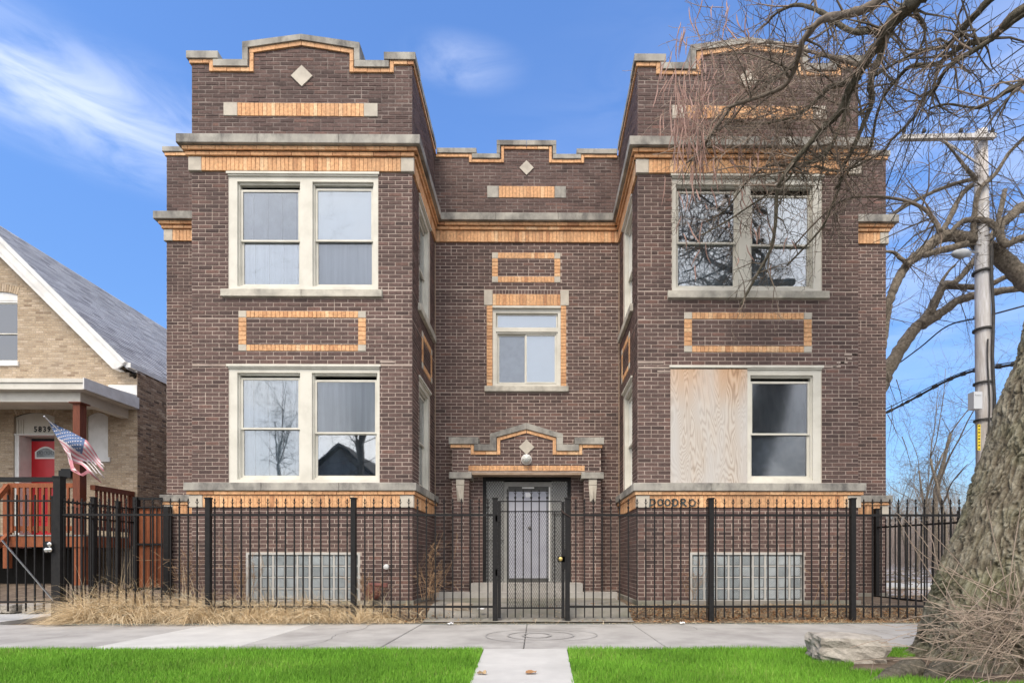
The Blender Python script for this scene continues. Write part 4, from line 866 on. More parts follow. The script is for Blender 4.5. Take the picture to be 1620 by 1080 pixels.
# sidewalk: squares of poured concrete with tooled joints
sw = bpy.data.objects.new('sidewalk', None); C.objects.link(sw); sw['kind'] = 'structure'
jx = [-.136 + 1.513 * k for k in range(-7, 9)]
for a, b in zip(jx, jx[1:]):
    pale = -4.9 < a < -4.2
    mb = MB(); d = R.uniform(-.004, .004); n = len(mb.v); z = .0 + d; sh = .10 if -5.2 < a < -1.5 else 0.0
    q = [(a + .005, YSW0 + .0), (b - .005, YSW0), (b - .005, YSW1), (a + .005, YSW1)]
    mb.chamfer(a + .004, b - .004, YSW0, YSW1, -.13, z, lambda u, v, w: (u, v, w), c=.008)
    mb.build('slab', 'pale_concrete' if pale else 'concrete', sw)
# dark curls left on the slabs by a tyre
mb = MB(); c0 = at(855, 1006, 6.35)
def flat_stroke(mb, pts, wd, z):
    for a, b in zip(pts, pts[1:]):
        a, b = Vector(a), Vector(b); d = (b - a).normalized(); n = Vector((-d.y, d.x)) * wd / 2; k = len(mb.v)
        mb.v += [(*(a - n), z), (*(b - n), z), (*(b + n), z), (*(a + n), z)]; mb.f.append((k, k + 1, k + 2, k + 3)); mb.t.append(.5); mb.m.append(0)
for (rx, ry, ox, oy, a0, a1, wd) in ((.17, .20, .02, .0, 0, 360, .030), (.40, .36, .07, 0, 110, 470, .020), (.62, .55, .02, 0, 40, 265, .014), (.66, .52, .10, .05, -70, 50, .012)):
    flat_stroke(mb, [(-.02 + ox + rx * math.cos(rad(a0 + (a1 - a0) * i / 40)), 6.55 + oy + ry * math.sin(rad(a0 + (a1 - a0) * i / 40))) for i in range(41)], wd, .0075)
mb.build('tyre_mark', 'tyre_mark', sw)
for k, pts in enumerate(([(-2.5, 5.62), (-2.38, 6.1), (-2.46, 6.6), (-2.3, 7.1), (-2.36, 7.68)], [(2.0, 7.66), (2.15, 7.3), (2.1, 7.05), (2.32, 6.7)], [(-6.0, 5.6), (-5.7, 6.3), (-5.75, 6.9)], [(3.6, 5.6), (3.72, 6.0), (4.1, 6.35), (4.2, 6.9)])):
    rr_ = random.Random(k); q = [Vector(p) for p in pts]; fine = []
    for a, b in zip(q, q[1:]):
        for t in range(6): fine.append(tuple(a.lerp(b, t / 6) + Vector((rr_.gauss(0, .012), rr_.gauss(0, .008)))))
    mb = MB(); flat_stroke(mb, fine, .006, .0062); mb.build('crack', 'door_dark', sw)
# concrete apron from the gate to the steps, with a sunken strip at the sidewalk
ap = MB(); ax0, ax1 = XA(672, 7.9), XA(1000, 7.9)
n0 = len(ap.v); prof = [(y_, yard_z(0, min(y_, 7.89)) + .02 if y_ < 7.9 else .012 + .188 * (min(1, (y_ - 7.75) / .8) ** 2) * (3 - 2 * min(1, (y_ - 7.75) / .8)) + .028) for y_ in (7.715, 7.85, 8.0, 8.15, 8.3, 8.45, 8.6, 9.1, 9.72)]
for (y, z) in prof: ap.v += [(ax0, y, z), (ax1, y, z)]
for i in range(len(prof) - 1): a = n0 + 2 * i; ap.f.append((a, a + 1, a + 3, a + 2)); ap.t.append(.5); ap.m.append(0)
ap.f.append((n0, n0 + 1, n0 + 1, n0)) if False else None
struct(ap, 'entrance_path', 'old_concrete')
# neighbour's front walk and the pale slab in the side lot
mb = MB(); mb.b3(XA(-120, 8), XA(86, 8.6), 7.715, 9.6, -.05, .035); struct(mb, 'neighbour_path', 'pale_concrete')
mb = MB(); mb.prism([(7.4, 13.5), (13, 12.6), (13.5, 15.6), (7.2, 16)], .19, .245, lambda u, v, w: (u, v, w)); struct(mb, 'side_lot_slab', 'pale_concrete')
sheet('side_lot', fr_(6.9, 60, 60), fr_(10.6, 70, 60), lambda x, y: .215 + .07 * mn.noise((x * .5, y * .5, 3)) + (.015 * max(0, y - 14)) + .02 * mn.noise((x * 3, y * 3, 1)), 'leaf_litter')

# ================================================================= fences and gates
def picket_mesh(z0, z1, wd=.0165, finial=True):
    mb = MB(); h = wd / 2
    mb.b3(-h, h, -h, h, z0, z1 - (.155 if finial else 0))
    if finial:
        t = z1 - .155
        mb.lathe((0, 0, 0), [(.009, t), (.016, t + .012), (.016, t + .028), (.007, t + .036), (.006, t + .06), (.011, t + .07), (.006, t + .082), (.007, t + .10), (.013, t + .118), (.009, t + .135), (.001, t + .155)], 6)
        for s in (-1, 1): mb.tube([(0, 0, t + .075), (s * .018, 0, t + .088), (s * .026, 0, t + .104)], [.0055, .005, .002], 4)
    return mb.mesh('picket', 'black_metal')
def put(name, me, parent, loc, rz=0):
    o = bpy.data.objects.new(name, me); C.objects.link(o); o.parent = parent; o.location = loc; o.rotation_euler = (0, 0, rz); return o
def post(parent, x, y, z0, z1, wd=.075):
    mb = MB(); h = wd / 2; mb.b3(x - h, x + h, y - h, y + h, z0, z1 - .02); mb.b3(x - h - .008, x + h + .008, y - h - .008, y + h + .008, z1 - .02, z1); return mb.build('post', 'black_metal', parent)
FR = lambda py: ZC + (VY - py) * YF / FPX
pm = picket_mesh(FR(976.5), FR(787.5)); sp_ = .1276
def fence_run(parent, px_a, px_b, posts, first):
    xa, xb = XA(px_a, YF), XA(px_b, YF); ps = [XA(p, YF) for p in posts]
    for p in ps: post(parent, p, YF, 0.0, FR(787), .068)
    edges = [xa] + [p for p in ps if xa + .01 < p < xb - .01] + [xb]
    for a, b in zip(edges, edges[1:]):
        for z in (FR(814.3), FR(959)):
            mb = MB(); mb.b3(a, b, YF - .016, YF + .016, z - .016, z + .016); mb.build('rail', 'black_metal', parent)
    x = XA(first, YF)
    while x > xa + .04: x -= sp_
    x += sp_
    while x < xb - .02:
        if all(abs(x - p) > .05 for p in ps): put('picket', pm, parent, (x, YF, 0), R.uniform(-.05, .05))
        x += sp_
lf = thing('fence', 'long black iron picket fence left of the walk gate with dry grass at its foot', 'fence', (at(440, 985, YF).x, YF, 0))
fence_run(lf, 94, 783.5, (330, 559.5, 783.3), 339.8)
rf = thing('fence', 'long black iron picket fence right of the walk gate running to the big tree', 'fence', (at(1150, 985, YF).x, YF, 0))
fence_run(rf, 897.5, 1590, (897.7, 1124.8, 1348.8, 1575), 911)
# side fence, from the building's corner forward to the front fence
sf = thing('fence', 'short black iron side fence coming forward from the right corner of the building', 'fence', (XA(1387, 10.4), 9.1, .1))
xs_ = XA(1387, 10.4); xs2 = XA(1575, YF); z1a, z0a = ZA(804, 10.4, 1387), ZA(965, 10.4, 1387)
rt = [(xs_, 10.4, ZA(834, 10.4, 1387)), (xs2, YF + .04, ZC + 62 * YF / FPX)]; rb = [(xs_, 10.4, ZA(943, 10.4, 1387)), (xs2, YF + .04, ZC - 78 * YF / FPX)]
post(sf, xs_, 10.4, .1, z1a, .075)
for a, b in (rt, rb): mb = MB(); mb.bar(a, b, .032); mb.build('rail', 'black_metal', sf)
ps2 = picket_mesh(-.10, 1.50)
nP = 20
for i in range(1, nP):
    t = i / nP; p = Vector(rb[0]).lerp(Vector(rb[1]), t); put('picket', ps2, sf, (p.x, p.y, p.z), 1.5)
# walk gate
gt = thing('gate', 'black iron walk gate with expanded mesh and brass lock before the front door', 'gate', (at(840, 985, YF).x, YF, 0))
G = lambda px: XA(px, YF)
for (a, b, t_) in ((787.6, 792.4, 792), (888.2, 893, 793)): mb = MB(); mb.b3(G(a), G(b), YF - .02, YF + .02, FR(977), FR(t_)); mb.build('gate_frame', 'black_metal', gt)
for py, th in ((792.6, .008), (808.6, .008), (961, .011)): mb = MB(); mb.b3(G(792.4), G(888.2), YF - .012, YF + .012, FR(py) - th, FR(py) + th); mb.build('rail', 'black_metal', gt)
gp = picket_mesh(FR(976), FR(772)); gp2 = picket_mesh(FR(976), FR(808), finial=False)
for i, px in enumerate((802.8, 815.2, 827.8, 840.5, 853, 865.5, 877.5)):
    put('picket', gp if i < 6 else gp2, gt, (G(px), YF - .001, 0))
lattice('expanded_metal', G(803), G(888), FR(960), FR(809), YF + .016, .033, .062, .0035, 'black_metal', gt)
mb = MB(); mb.b3(G(882), G(893.5), YF - .05, YF + .02, FR(888.5), FR(879.5)); lk = mb.build('lock_box', 'black_metal', gt)
c = at(886.8, 883.7, YF - .06); mb = MB(); mb.lathe(tuple(c), [(.03, -.02), (.033, 0), (.028, .012), (.01, .018)], 16, axis='y'); mb.build('lock_cylinder', 'brass', lk)
for py in (820, 905): mb = MB(); mb.b3(G(784), G(792), YF - .034, YF - .018, FR(py + 5), FR(py - 5)); mb.build('hinge', 'black_metal', gt)
mb = MB(); mb.tube([at(888, 806, YF - .03), at(892, 811, YF - .05), at(903, 817.5, YF - .035)], .009, 6); mb.build('latch_bar', 'rusty_metal', gt)
mb = MB(); mb.b3(G(889), G(895), YF - .05, YF - .022, FR(900), FR(868)); mb.build('strike_plate', 'black_metal', gt)

# neighbour's gate at the far left, its tall post and knobs
ng = thing('gate', 'tall black iron gate with round knobs in front of the house with the flag', 'gate', (G(40), YF, 0))
gpn = picket_mesh(FR(966), FR(783), finial=False)
post(ng, G(93.7), YF + .005, 0, FR(754), .10); post(ng, G(86), YF, .02, FR(785), .05)
mb = MB(); mb.b3(G(-150), G(88), YF - .03, YF + .03, FR(762.5), FR(755.5)); mb.build('gate_frame', 'black_metal', ng)
for py in (792.5, 815, 951): mb = MB(); mb.b3(G(-150), G(84), YF - .013, YF + .013, FR(py) - .012, FR(py) + .012); mb.build('rail', 'black_metal', ng)
px = 69.5
while px > -140: put('picket', gpn, ng, (G(px), YF - .001, 0)); px -= 14.2
mb = MB(); mb.bar(at(3, 854, YF - .03), at(86, 951, YF - .03), .016); mb.build('brace_rod', 'steel', ng)
for (a, b) in ((80, 860.5), (80.5, 869), (75, 869.5)): c = at(a, b, YF - .07); mb = MB(); mb.lathe(tuple(c), [(.012, -.05), (.012, -.012), (.03, -.002), (.036, .014), (.030, .03), (.012, .036)], 14, axis='y'); mb.build('knob', 'chrome', ng, smooth=True)
mb = MB(); mb.b3(G(73), G(86), YF - .03, YF - .012, FR(874), FR(856)); mb.build('lock_box', 'black_metal', ng)
# low pale ribbon tied to it
# side fence between the lots, and the timber gate of the gangway
YG = 10.38
lt_ = thing('fence', 'black iron fence between the two lots running back beside the porch', 'fence', (-7.2, 9.1, .1))
A_, B_ = at(101, 793, YF + .05), at(212, 805, YG); A2, B2 = at(101, 816, YF + .05), at(212, 826, YG); A3, B3 = at(101, 952, YF + .05), at(212, 928, YG)
for a, b in ((A_, B_), (A2, B2), (A3, B3)): mb = MB(); mb.bar(tuple(a), tuple(b), .028); mb.build('rail', 'black_metal', lt_)
pl = picket_mesh(0, 1.62)
for i in range(1, 20): t = i / 20; p = A3.lerp(B3, t); put('picket', pl, lt_, (p.x, p.y, p.z - .1), 1.3)
for i, (hx, t) in enumerate(((0, .36), (0, .72))): p = A3.lerp(B3, t); post(lt_, p.x, p.y, .05, p.z + 1.6, .06)
wg = thing('gate', 'tall black framed gate filled with orange cedar boards between the two houses', 'gate', (at(240, 935, YG).x, YG, .2))
Wx = lambda px: XA(px, YG); zw = lambda py: ZC + (VY - py) * (YG - .05) / FPX
for (a, b, t_, lo_) in ((212.8, 219.5, 786, 936), (260.5, 269.5, 801, 941)): mb = MB(); mb.b3(Wx(a), Wx(b), YG - .05, YG + .05, zw(lo_), zw(t_)); mb.build('post', 'black_metal', wg)
mb = MB(); mb.b3(Wx(219.5), Wx(256), YG - .02, YG + .02, zw(790.5), zw(786.5)); mb.build('rail', 'black_metal', wg)
for (a, b) in ((803.5, 801.5), (862, 859), (932.5, 928.5)): mb = MB(); mb.b3(Wx(219.5), Wx(260.5), YG - .045, YG - .012, zw(a), zw(b)); mb.build('rail', 'black_metal', wg)
nb = 5
for i in range(nb):
    a = Wx(220) + (Wx(260) - Wx(220)) * i / nb; b = Wx(220) + (Wx(260) - Wx(220)) * (i + 1) / nb
    mb = MB(); mb.b3(a + .003, b - .003, YG + R.uniform(-.006, 0), YG + .02, zw(928.4), zw(803)); mb.build('board', 'cedar', wg)
for i in range(1, 4): x = Wx(220) + (Wx(260) - Wx(220)) * i / 4; mb = MB(); mb.b3(x - .008, x + .008, YG - .04, YG - .024, zw(928), zw(801)); mb.build('picket', 'black_metal', wg)

# ================================================================= the neighbour's house
YH = 15.0
HS = thing('brick_house', 'tan brick cottage with steep grey shingle roof, red door and numbers 5839', 'house', (XA(0, YH), YH, .2))
XE = XA(217.3, YH); XR_ = XA(-43, 14.72); ZR = at(-43, 332, 14.72).z; ev = at(199, 572.5, 14.72); zb0 = .25
XW_ = 2 * XR_ - XE; HB = 27.0; f = front(YH)
slope = (ZR - ev.z) / (ev.x - XR_); zroof = lambda x: ZR - slope * abs(x - XR_)
hb, sb, so_ = [], [], []
uw = (XA(-30, YH), XA(27.7, YH), ZA(573, YH, 0), ZA(462, YH, 0))
dw = (XA(21.5, YH), XA(86.2, YH), 1.2, ZA(652, YH, 50)); bw_ = (XA(138, YH), XA(170.8, YH), ZA(730.5, YH, 150), ZA(652.5, YH, 150))
DZ = ZA(688, YH, 50)
core = MB(); wall_cells(core, XW_, XE, zb0, zroof(XE) - .25, -.3, 0, [(dw[0], dw[1], dw[2], dw[3]), uw, (bw_[0], bw_[1], bw_[2], bw_[3] - .0)], f)
zt0 = zroof(XE) - .25
nst = 24
for i in range(nst):      # gable in slices round the upper window
    a = zt0 + (ZR - .35 - zt0) * i / nst; b = zt0 + (ZR - .35 - zt0) * (i + 1) / nst; hw = (ZR - .3 - b) / slope
    if hw <= 0: continue
    for (p, q) in rects_minus(XR_ - hw, XR_ + hw, [(uw[0], uw[1])] if uw[2] < b - .001 and uw[3] > a + .001 else []): core.box(p, q, a, b, -.3, 0, f)
core.b3(XE - .3, XE, YH + .301, HB, zb0, ev.z - .1); core.b3(XW_, XW_ + .3, YH + .301, HB, zb0, ev.z - .1); core.b3(XW_, XE, HB, HB + .3, zb0, ev.z); core.build('wall', 'tan_mortar', HS)
def arch(px_a, px_b, py_spring, py_top, Y, f, rise, n, h, name, mat_name, parent, w=.01):
    """a segmental arch of bricks on end"""
    a, b = XA(px_a, Y), XA(px_b, Y); z0 = ZA(py_spring, Y, (px_a + px_b) / 2); z1 = ZA(py_top, Y, (px_a + px_b) / 2); c = (a + b) / 2; hw = (b - a) / 2; rs = z1 - z0; Rr = (hw * hw + rs * rs) / (2 * rs); cz = z1 - Rr; th = math.asin(hw / Rr)
    for i in range(n):
        t0, t1 = -th + 2 * th * i / n + .004, -th + 2 * th * (i + 1) / n - .004
        mb = MB(); mb.prism([(c + Rr * math.sin(t0), cz + Rr * math.cos(t0)), (c + Rr * math.sin(t1), cz + Rr * math.cos(t1)), (c + (Rr + h) * math.sin(t1), cz + (Rr + h) * math.cos(t1)), (c + (Rr + h) * math.sin(t0), cz + (Rr + h) * math.cos(t0))], -.02, w, f, tint=R.uniform(.2, 1)); mb.build(name, mat_name, parent)
    return [(c + Rr * math.sin(-th + 2 * th * i / 10), cz + Rr * math.cos(-th + 2 * th * i / 10)) for i in range(11)]
hp = arch(-30, 27.7, 466, 461, YH, f, .1, 16, .21, 'arch_brick', 'tan_brick', HS)
dp = arch(21.5, 86.2, 659, 652, YH, f, .1, 17, .21, 'arch_brick', 'tan_brick', HS)
bp_ = arch(138, 170.8, 659, 652.5, YH, f, .1, 9, .21, 'arch_brick', 'tan_brick', HS)
ah = .23
lay_bricks(hb, XW_, XE, zb0, ZR, f, holes=[(dw[0], dw[1], 0, dw[3] + ah), (uw[0], uw[1], uw[2] - .1, uw[3] + ah), (bw_[0], bw_[1], bw_[2] - .05, bw_[3] + ah * .8)], top=lambda x: zroof(x) - .42, course=.0665, phase=XE, key=1, proud=.004)
lay_bricks(sb, YH + .004, HB, zb0, ev.z - .12, east(XE), course=.0665, phase=YH, key=2, proud=.006, jit=.005)
# upper window
def arched_panel(name, pts, z0, w0, w1, material, parent):
    mb = MB(); mb.prism([(pts[0][0], z0)] + [(pts[-1][0], z0)] + pts[::-1], w0, w1, f); return mb.build(name, material, parent)
un = MB(); un.box(uw[0], uw[1], uw[2] + .0, uw[3] + .05, -.2, -.12, f)
win = MB(); zh = ZA(474.5, YH, 0); wall_cells(win, uw[0], uw[1], uw[2], zh, -.11, -.04, [(uw[0] + .07, uw[1] - .012, uw[2] + .05, zh - .05)], f); win = win.build('window', 'white_paint', HS)
arched_panel('window_head', hp, zh + .002, -.11, -.03, 'white_paint', win)
sash_unit(win, uw[0] + .07, uw[1] - .012, uw[2] + .02, zh - .05, f, .07, backs=('shade_white', 'curtain_light'), rail=.49, frame_w=.03, curtain=True)
mb = MB(); mb.box(uw[0] - .05, uw[1] + .05, uw[2] - .10, uw[2] + .02, -.03, .05, f); mb.build('window_sill', 'white_paint', win)
mb = MB(); mb.box(uw[0] - .1, uw[1] + .1, uw[2] - .1, zh + .1, -.62, -.6, f); mb.build('room_wall', 'interior', win)
# blind arched opening
o = arched_panel('blind_window', bp_, bw_[2] + .13, -.1, -.03, 'white_paint', HS); mb = MB(); mb.box(bw_[0] - .03, bw_[1] + .08, bw_[2], bw_[2] + .128, -.05, .05, f); mb.build('window_sill', 'white_paint', o)
# doorway: pale panelled head with the numbers, deep white reveal, red door
o = arched_panel('transom_panel', dp, DZ + .05, -.16, -.07, 'cream_paint', HS)
for (a, b) in ((23.5, 26), (27.5, 30), (32, 34)): mb = MB(); mb.box(XA(a, YH), XA(b, YH), DZ + .06, DZ + .44, -.069, -.05, f); mb.build('moulding', 'cream_paint', o)
mb = MB(); mb.box(dw[0] - .02, dw[1] + .0, DZ, DZ + .048, -.2, -.01, f); mb.build('ledge', 'white_paint', o)
nb_ = text_mesh('house_number', '5839', .215, (XA(49, YH - .02), YH + .064, ZA(681.8, YH, 60)), 'ink', o, extrude=.004, space=1.35, squash=.86, bevel=.004)
x_r = XA(28.5, YH); YD_ = YH + .40; xd0 = x_r - .02
mb = MB(); mb.box(dw[0], x_r, 1.2, DZ - .002, -.14, -.03, f); mb.build('door_jamb', 'white_paint', HS)
mb = MB(); mb.b3(dw[0] + .0, x_r - .002, YH + .141, YD_, 1.2, DZ); mb.build('door_reveal', 'white_paint', HS)
mb = MB(); mb.b3(dw[0], dw[1] + .3, YH + .301, YD_ + .2, DZ + .002, DZ + .06); mb.build('vestibule_ceiling', 'cream_paint', HS)
mb = MB(); mb.b3(dw[1] + .1, dw[1] + .2, YH + .301, YD_ + .1, 1.2, DZ); mb.build('door_reveal', 'white_paint', HS)
fD = front(YD_); dz1_ = ZA(697.5, YD_, 60); mb = MB(); mb.box(xd0, xd0 + 1.12, 1.42, dz1_, -.05, 0, fD); rd = mb.build('front_door', 'red_door', HS)
ga, gb_, g0, g1 = XA(56, YD_), XA(56, YD_) + .60, ZA(725.5, YD_, 60), ZA(706, YD_, 60)
def arc_poly(a, b, z0, z1, n=8): return [(a, z0), (b, z0)] + [(b - (b - a) * i / n, z0 + (z1 - z0) * (.55 + .45 * math.sin(math.pi * i / n))) for i in range(n + 1)]
mb = MB(); mb.prism(arc_poly(ga, gb_, g0, g1), 0, .015, fD); li = mb.build('door_light', 'white_paint', rd)
mb = MB(); mb.prism(arc_poly(ga + .05, gb_ - .05, g0 + .045, g1 - .045), .014, .018, fD); mb.build('leaded_glass', 'storm_glass' if False else 'glass_block', rd)
mb = MB(); gc = ((ga + gb_) / 2, (g0 + g1) / 2)
for k in range(5): x = gc[0] + (k - 2) * .1; mb.tube([fD(x + .035 * math.cos(t * .8), gc[1] + .05 * math.sin(t * .8) - .01, .022) for t in range(9)], .004, 3)
mb.build('leading', 'ink', rd)
for (a, b) in ((xd0 + .2, xd0 + .46), (xd0 + .54, xd0 + .8)): 
    for (z0, z1) in ((2.0, 2.65), (1.55, 1.9)):
        mb = MB(); mb.chamfer(a, b, z0, z1, 0, .012, fD, c=.012); mb.build('door_panel', 'red_door', rd)
mb = MB(); p = at(105, 748, YH - .1); mb.box(XA(95.5, YH - .08), XA(114.5, YH - .08), ZA(755.5, YH - .1, 100), ZA(744, YH - .1, 100), 0.0, .14, f); mb.box(XA(97, YH - .08), XA(113.5, YH - .08), ZA(744, YH - .1, 100), ZA(741, YH - .1, 100), .0, .10, f); mb.build('mailbox', 'black_plastic', HS)
# basement front under the deck
# roof with its shingles, rake boards and gutter
rt0 = YH - .28; L_s = math.hypot(XE + .35 - XR_, slope * (XE + .35 - XR_)); ang = math.atan(slope)
def rp(s, y, h, side=1):   # s: distance down the slope from the ridge
    return (XR_ + side * (s * math.cos(ang) + h * math.sin(ang)), y, ZR + .03 - s * math.sin(ang) + h * math.cos(ang))
mb = MB()
for side in (1, -1):
    Ls = (ev.x + .12 - XR_) / math.cos(ang)
    mb.prism([(0, -.14), (Ls, -.14), (Ls, -.01), (0, -.01)], rt0 + .02, HB + .3, (lambda sd: lambda u, v, w: rp(u, w, v, sd))(side))
roof = mb.build('roof', 'shingle', HS)
sh = []; Ls = (ev.x + .12 - XR_) / math.cos(ang); ex = .14; nr = int(Ls / ex); 
for side in (1, -1):
    for r in range(nr):
        y = rt0 - (.15 if r % 2 else 0)
        while y < (HB + .3 if side == 1 else HB + .3):
            a, b = max(y, rt0 - .0), min(y + .305, HB + .3); y += .31
            if b - a > .03: sh.append((side, r, a, b, min(1, max(0, R.gauss(.5, .22))), R.uniform(0, .006)))
def shingle(mb, side, r, a, b, t, lift):
    s0, s1 = r * ex, (r + 1) * ex + .02; k = len(mb.v)
    for (s, h) in ((s0, .0 + lift * .2), (s1, .012 + lift)):
        for y in (a, b): mb.v.append(rp(s, y, h, side))
    for y in (a, b): mb.v.append(rp(s1, y, .0, side))
    for y in (a, b): mb.v.append(rp(s0, y, -.006, side))
    for q in ((0, 1, 3, 2), (2, 3, 5, 4), (0, 2, 4, 6), (1, 7, 5, 3)): mb.f.append(tuple(k + i for i in q)); mb.t.append(t); mb.m.append(0)
sh.sort(key=lambda q: (q[0] != 1, q[2] > 17.2, q[1] < 14, q[2]))
for q in sh[:300]: mb = MB(); shingle(mb, *q); mb.build('shingle', 'shingle', roof)
mb = MB()
for q in sh[300:]: shingle(mb, *q)
mb.build('roof_shingles', 'shingle', roof, kind='stuff')
for side in (1, -1):
    Lr = (ev.x - XR_) / math.cos(ang)
    mb = MB(); g_ = lambda u, v, w: rp(u, rt0 + w, v, side); mb.prism([(0, -.30), (Lr, -.30), (Lr + .06, -.02), (0, -.02)], -.03, .02, g_); mb.prism([(0, -.10), (Lr + .03, -.10), (Lr + .06, .0), (0, .0)], -.07, -.031, g_); mb.prism([(0, -.40), (Lr - .1, -.40), (Lr, -.301), (0, -.301)], .0, .25, g_); mb.build('rake_board', 'white_paint', HS)
gx0 = ev.x; mb = MB(); mb.b3(gx0 + .0, gx0 + .13, rt0, HB + .2, ev.z - .14, ev.z - .02); mb.b3(XE, gx0 + .0, YH, HB, ev.z - .18, ev.z - .14); mb.build('gutter', 'white_paint', HS)
# porch roof, beam, post
YR, YBm = 13.18, 13.42
zt_, zu_ = ZA(597, YR, 131), ZA(615, YR, 131); xr_ = XA(131, YR); xl_ = XR_ - (xr_ - XR_)
mb = MB(); g_ = lambda u, v, w: (w, u, v)
mb.prism([(YR + .05, zt_ - .02), (YH - .02, zt_ + .12), (YH - .02, zt_ + .02), (YR + .05, zu_ + .02)], xl_ + .05, xr_ - .02, g_); mb.build('porch_roof', 'white_paint', HS)
mb = MB(); mb.b3(xl_, xr_, YR, YR + .09, zu_ + .16, zt_ - .02); mb.b3(xl_ + .02, xr_ - .02, YR + .091, YH, zu_, zu_ + .03); mb.build('porch_gutter', 'cream_paint', HS)
mb = MB(); mb.b3(xl_ + .02, xr_ - .01, YR + .03, YR + .09, zu_, zu_ + .155); mb.build('fascia', 'cream_paint', HS)
mb = MB(); mb.prism([(YR + .001, zu_), (YH, zu_ + .02), (YH, zt_ + .05), (YR + .001, zt_)], xr_ - .0, xr_ + .03, g_); mb.build('fascia', 'white_paint', HS)
zb1_, zb2_ = ZA(616, YBm, 127), ZA(635.5, YBm, 127); xb = XA(127, YBm)
mb = MB(); mb.b3(XR_ - (xb - XR_), xb, YBm, YBm + .22, zb2_, zu_ - .002); mb.b3(xb - .2, xb, YBm + .221, YH - .002, zb2_, zu_ - .002); mb.build('porch_beam', 'cream_paint', HS)
mb = MB(); mb.box(XA(172, YH), XE, ZA(625, YH, 190), ZA(609, YH, 190), 0.008, .02, f); mb.build('roof_flashing', 'white_paint', HS)
YPo = YBm + .02; zd_ = ZA(847.5, YPo, 110)
for px in (115, -150):
    a = XA(px, YPo); w_ = XA(126.3, YPo) - XA(115, YPo); mb = MB(); mb.b3(a, a + w_, YPo, YPo + .2, zd_ - .2, zb2_ - .03); p = mb.build('porch_post', 'redwood', HS); mb = MB(); mb.b3(a - .06, a + w_ + .06, YPo - .05, YPo + .25, zb2_ - .03, zb2_ - .001); mb.build('post_cap', 'redwood', p)
    mb = MB(); mb.b3(a, a + w_ + .04, YPo + .0, YPo + .2, .1, zd_ - .2); mb.build('deck_post', 'cedar', HS)
xdr = XA(133.5, YPo)
# deck boards run front to back
x = XR_ - 2.6; i = 0
mb = MB(); mb.b3(XR_ - 2.9, xdr, YPo - .03, YPo + .01, zd_ - .27, zd_ + .0); mb.b3(xdr - .04, xdr + .0, YPo + .011, YH - .01, zd_ - .27, zd_); mb.build('rim_board', 'cedar', HS)
while x < xdr: mb = MB(); mb.b3(x, min(x + .136, xdr), YPo - .05, YH - .01, zd_, zd_ + .03); mb.build('deck_board', 'shingle' if False else 'door_frame_grey', HS); x += .142
rz = ZA(765, YPo, 60); rzb = ZA(834, YPo, 60)
mb = MB(); mb.b3(XA(12, YPo), XA(114.8, YPo), YPo, YPo + .12, rz - .09, rz + .02); hr = mb.build('railing', 'cedar', HS)
mb = MB(); mb.b3(XA(12, YPo), XA(114.8, YPo), YPo + .03, YPo + .08, rzb - .08, rzb + .04); mb.build('bottom_rail', 'cedar', hr)
px = 16.0
while px < 113: mb = MB(); mb.b3(XA(px, YPo), XA(px, YPo) + .055, YPo + .0, YPo + .04, rzb - .13, rz - .09); mb.build('baluster', 'cedar', hr); px += 9.9
mb = MB(); mb.b3(XA(12, YPo) - .1, XA(12, YPo) + .02, YPo - .02, YPo + .1, zd_ - .8, rz + .0); mb.build('newel_post', 'cedar', hr)
# the side railing runs back to the wall
xs3 = XA(136.5, YPo); mb = MB(); mb.b3(xs3 - .07, xs3 + .05, YPo + .201, YH - .02, rz - .12, rz - .0); hs_ = mb.build('railing', 'redwood', HS)
mb = MB(); mb.b3(xs3 - .04, xs3 + .02, YPo + .201, YH - .02, rzb - .05, rzb + .04); mb.build('bottom_rail', 'redwood', hs_)
y = YPo + .30
while y < YH - .08: mb = MB(); mb.b3(xs3 - .03, xs3 + .01, y, y + .045, rzb - .05, rz - .12); mb.build('baluster', 'redwood', hs_); y += .135
mb = MB(); mb.b3(xs3 - .06, xs3 + .05, YH - .13, YH - .022, zd_ - .2, rz - .11); mb.build('newel_post', 'redwood', hs_)
# stair rail falling toward the street
mb = MB(); mb.bar(tuple(at(12, 768, YPo)), tuple(at(-40, 830, YPo - 1.1)), .1); mb.bar(tuple(at(14, 845, YPo)), tuple(at(-40, 900, YPo - 1.1)), .1); mb.build('stair_rail', 'cedar', hr)
mb = MB(); mb.b3(XR_ - 3, xdr - .5, YPo + .9, YPo + .95, .2, zd_ - .28); mb.build('under_deck_shade', 'dark_void', HS)  # upright near-black sheet standing in for the shade below the deck
# things left on the deck and stones under it
mb = MB(); a = at(70, 846, YPo + .3)
emit_bricks(hb, 'brick', 'brickwork', 'tan_brick', HS, lambda b: (b[1] - b[0] < .19, -b[1], ))
emit_bricks(sb, 'common_brick', 'side_brickwork', 'common_brick', HS, lambda b: (b[1] - b[0] < .19, b[0] > 17.2, b[0]), limit=200)

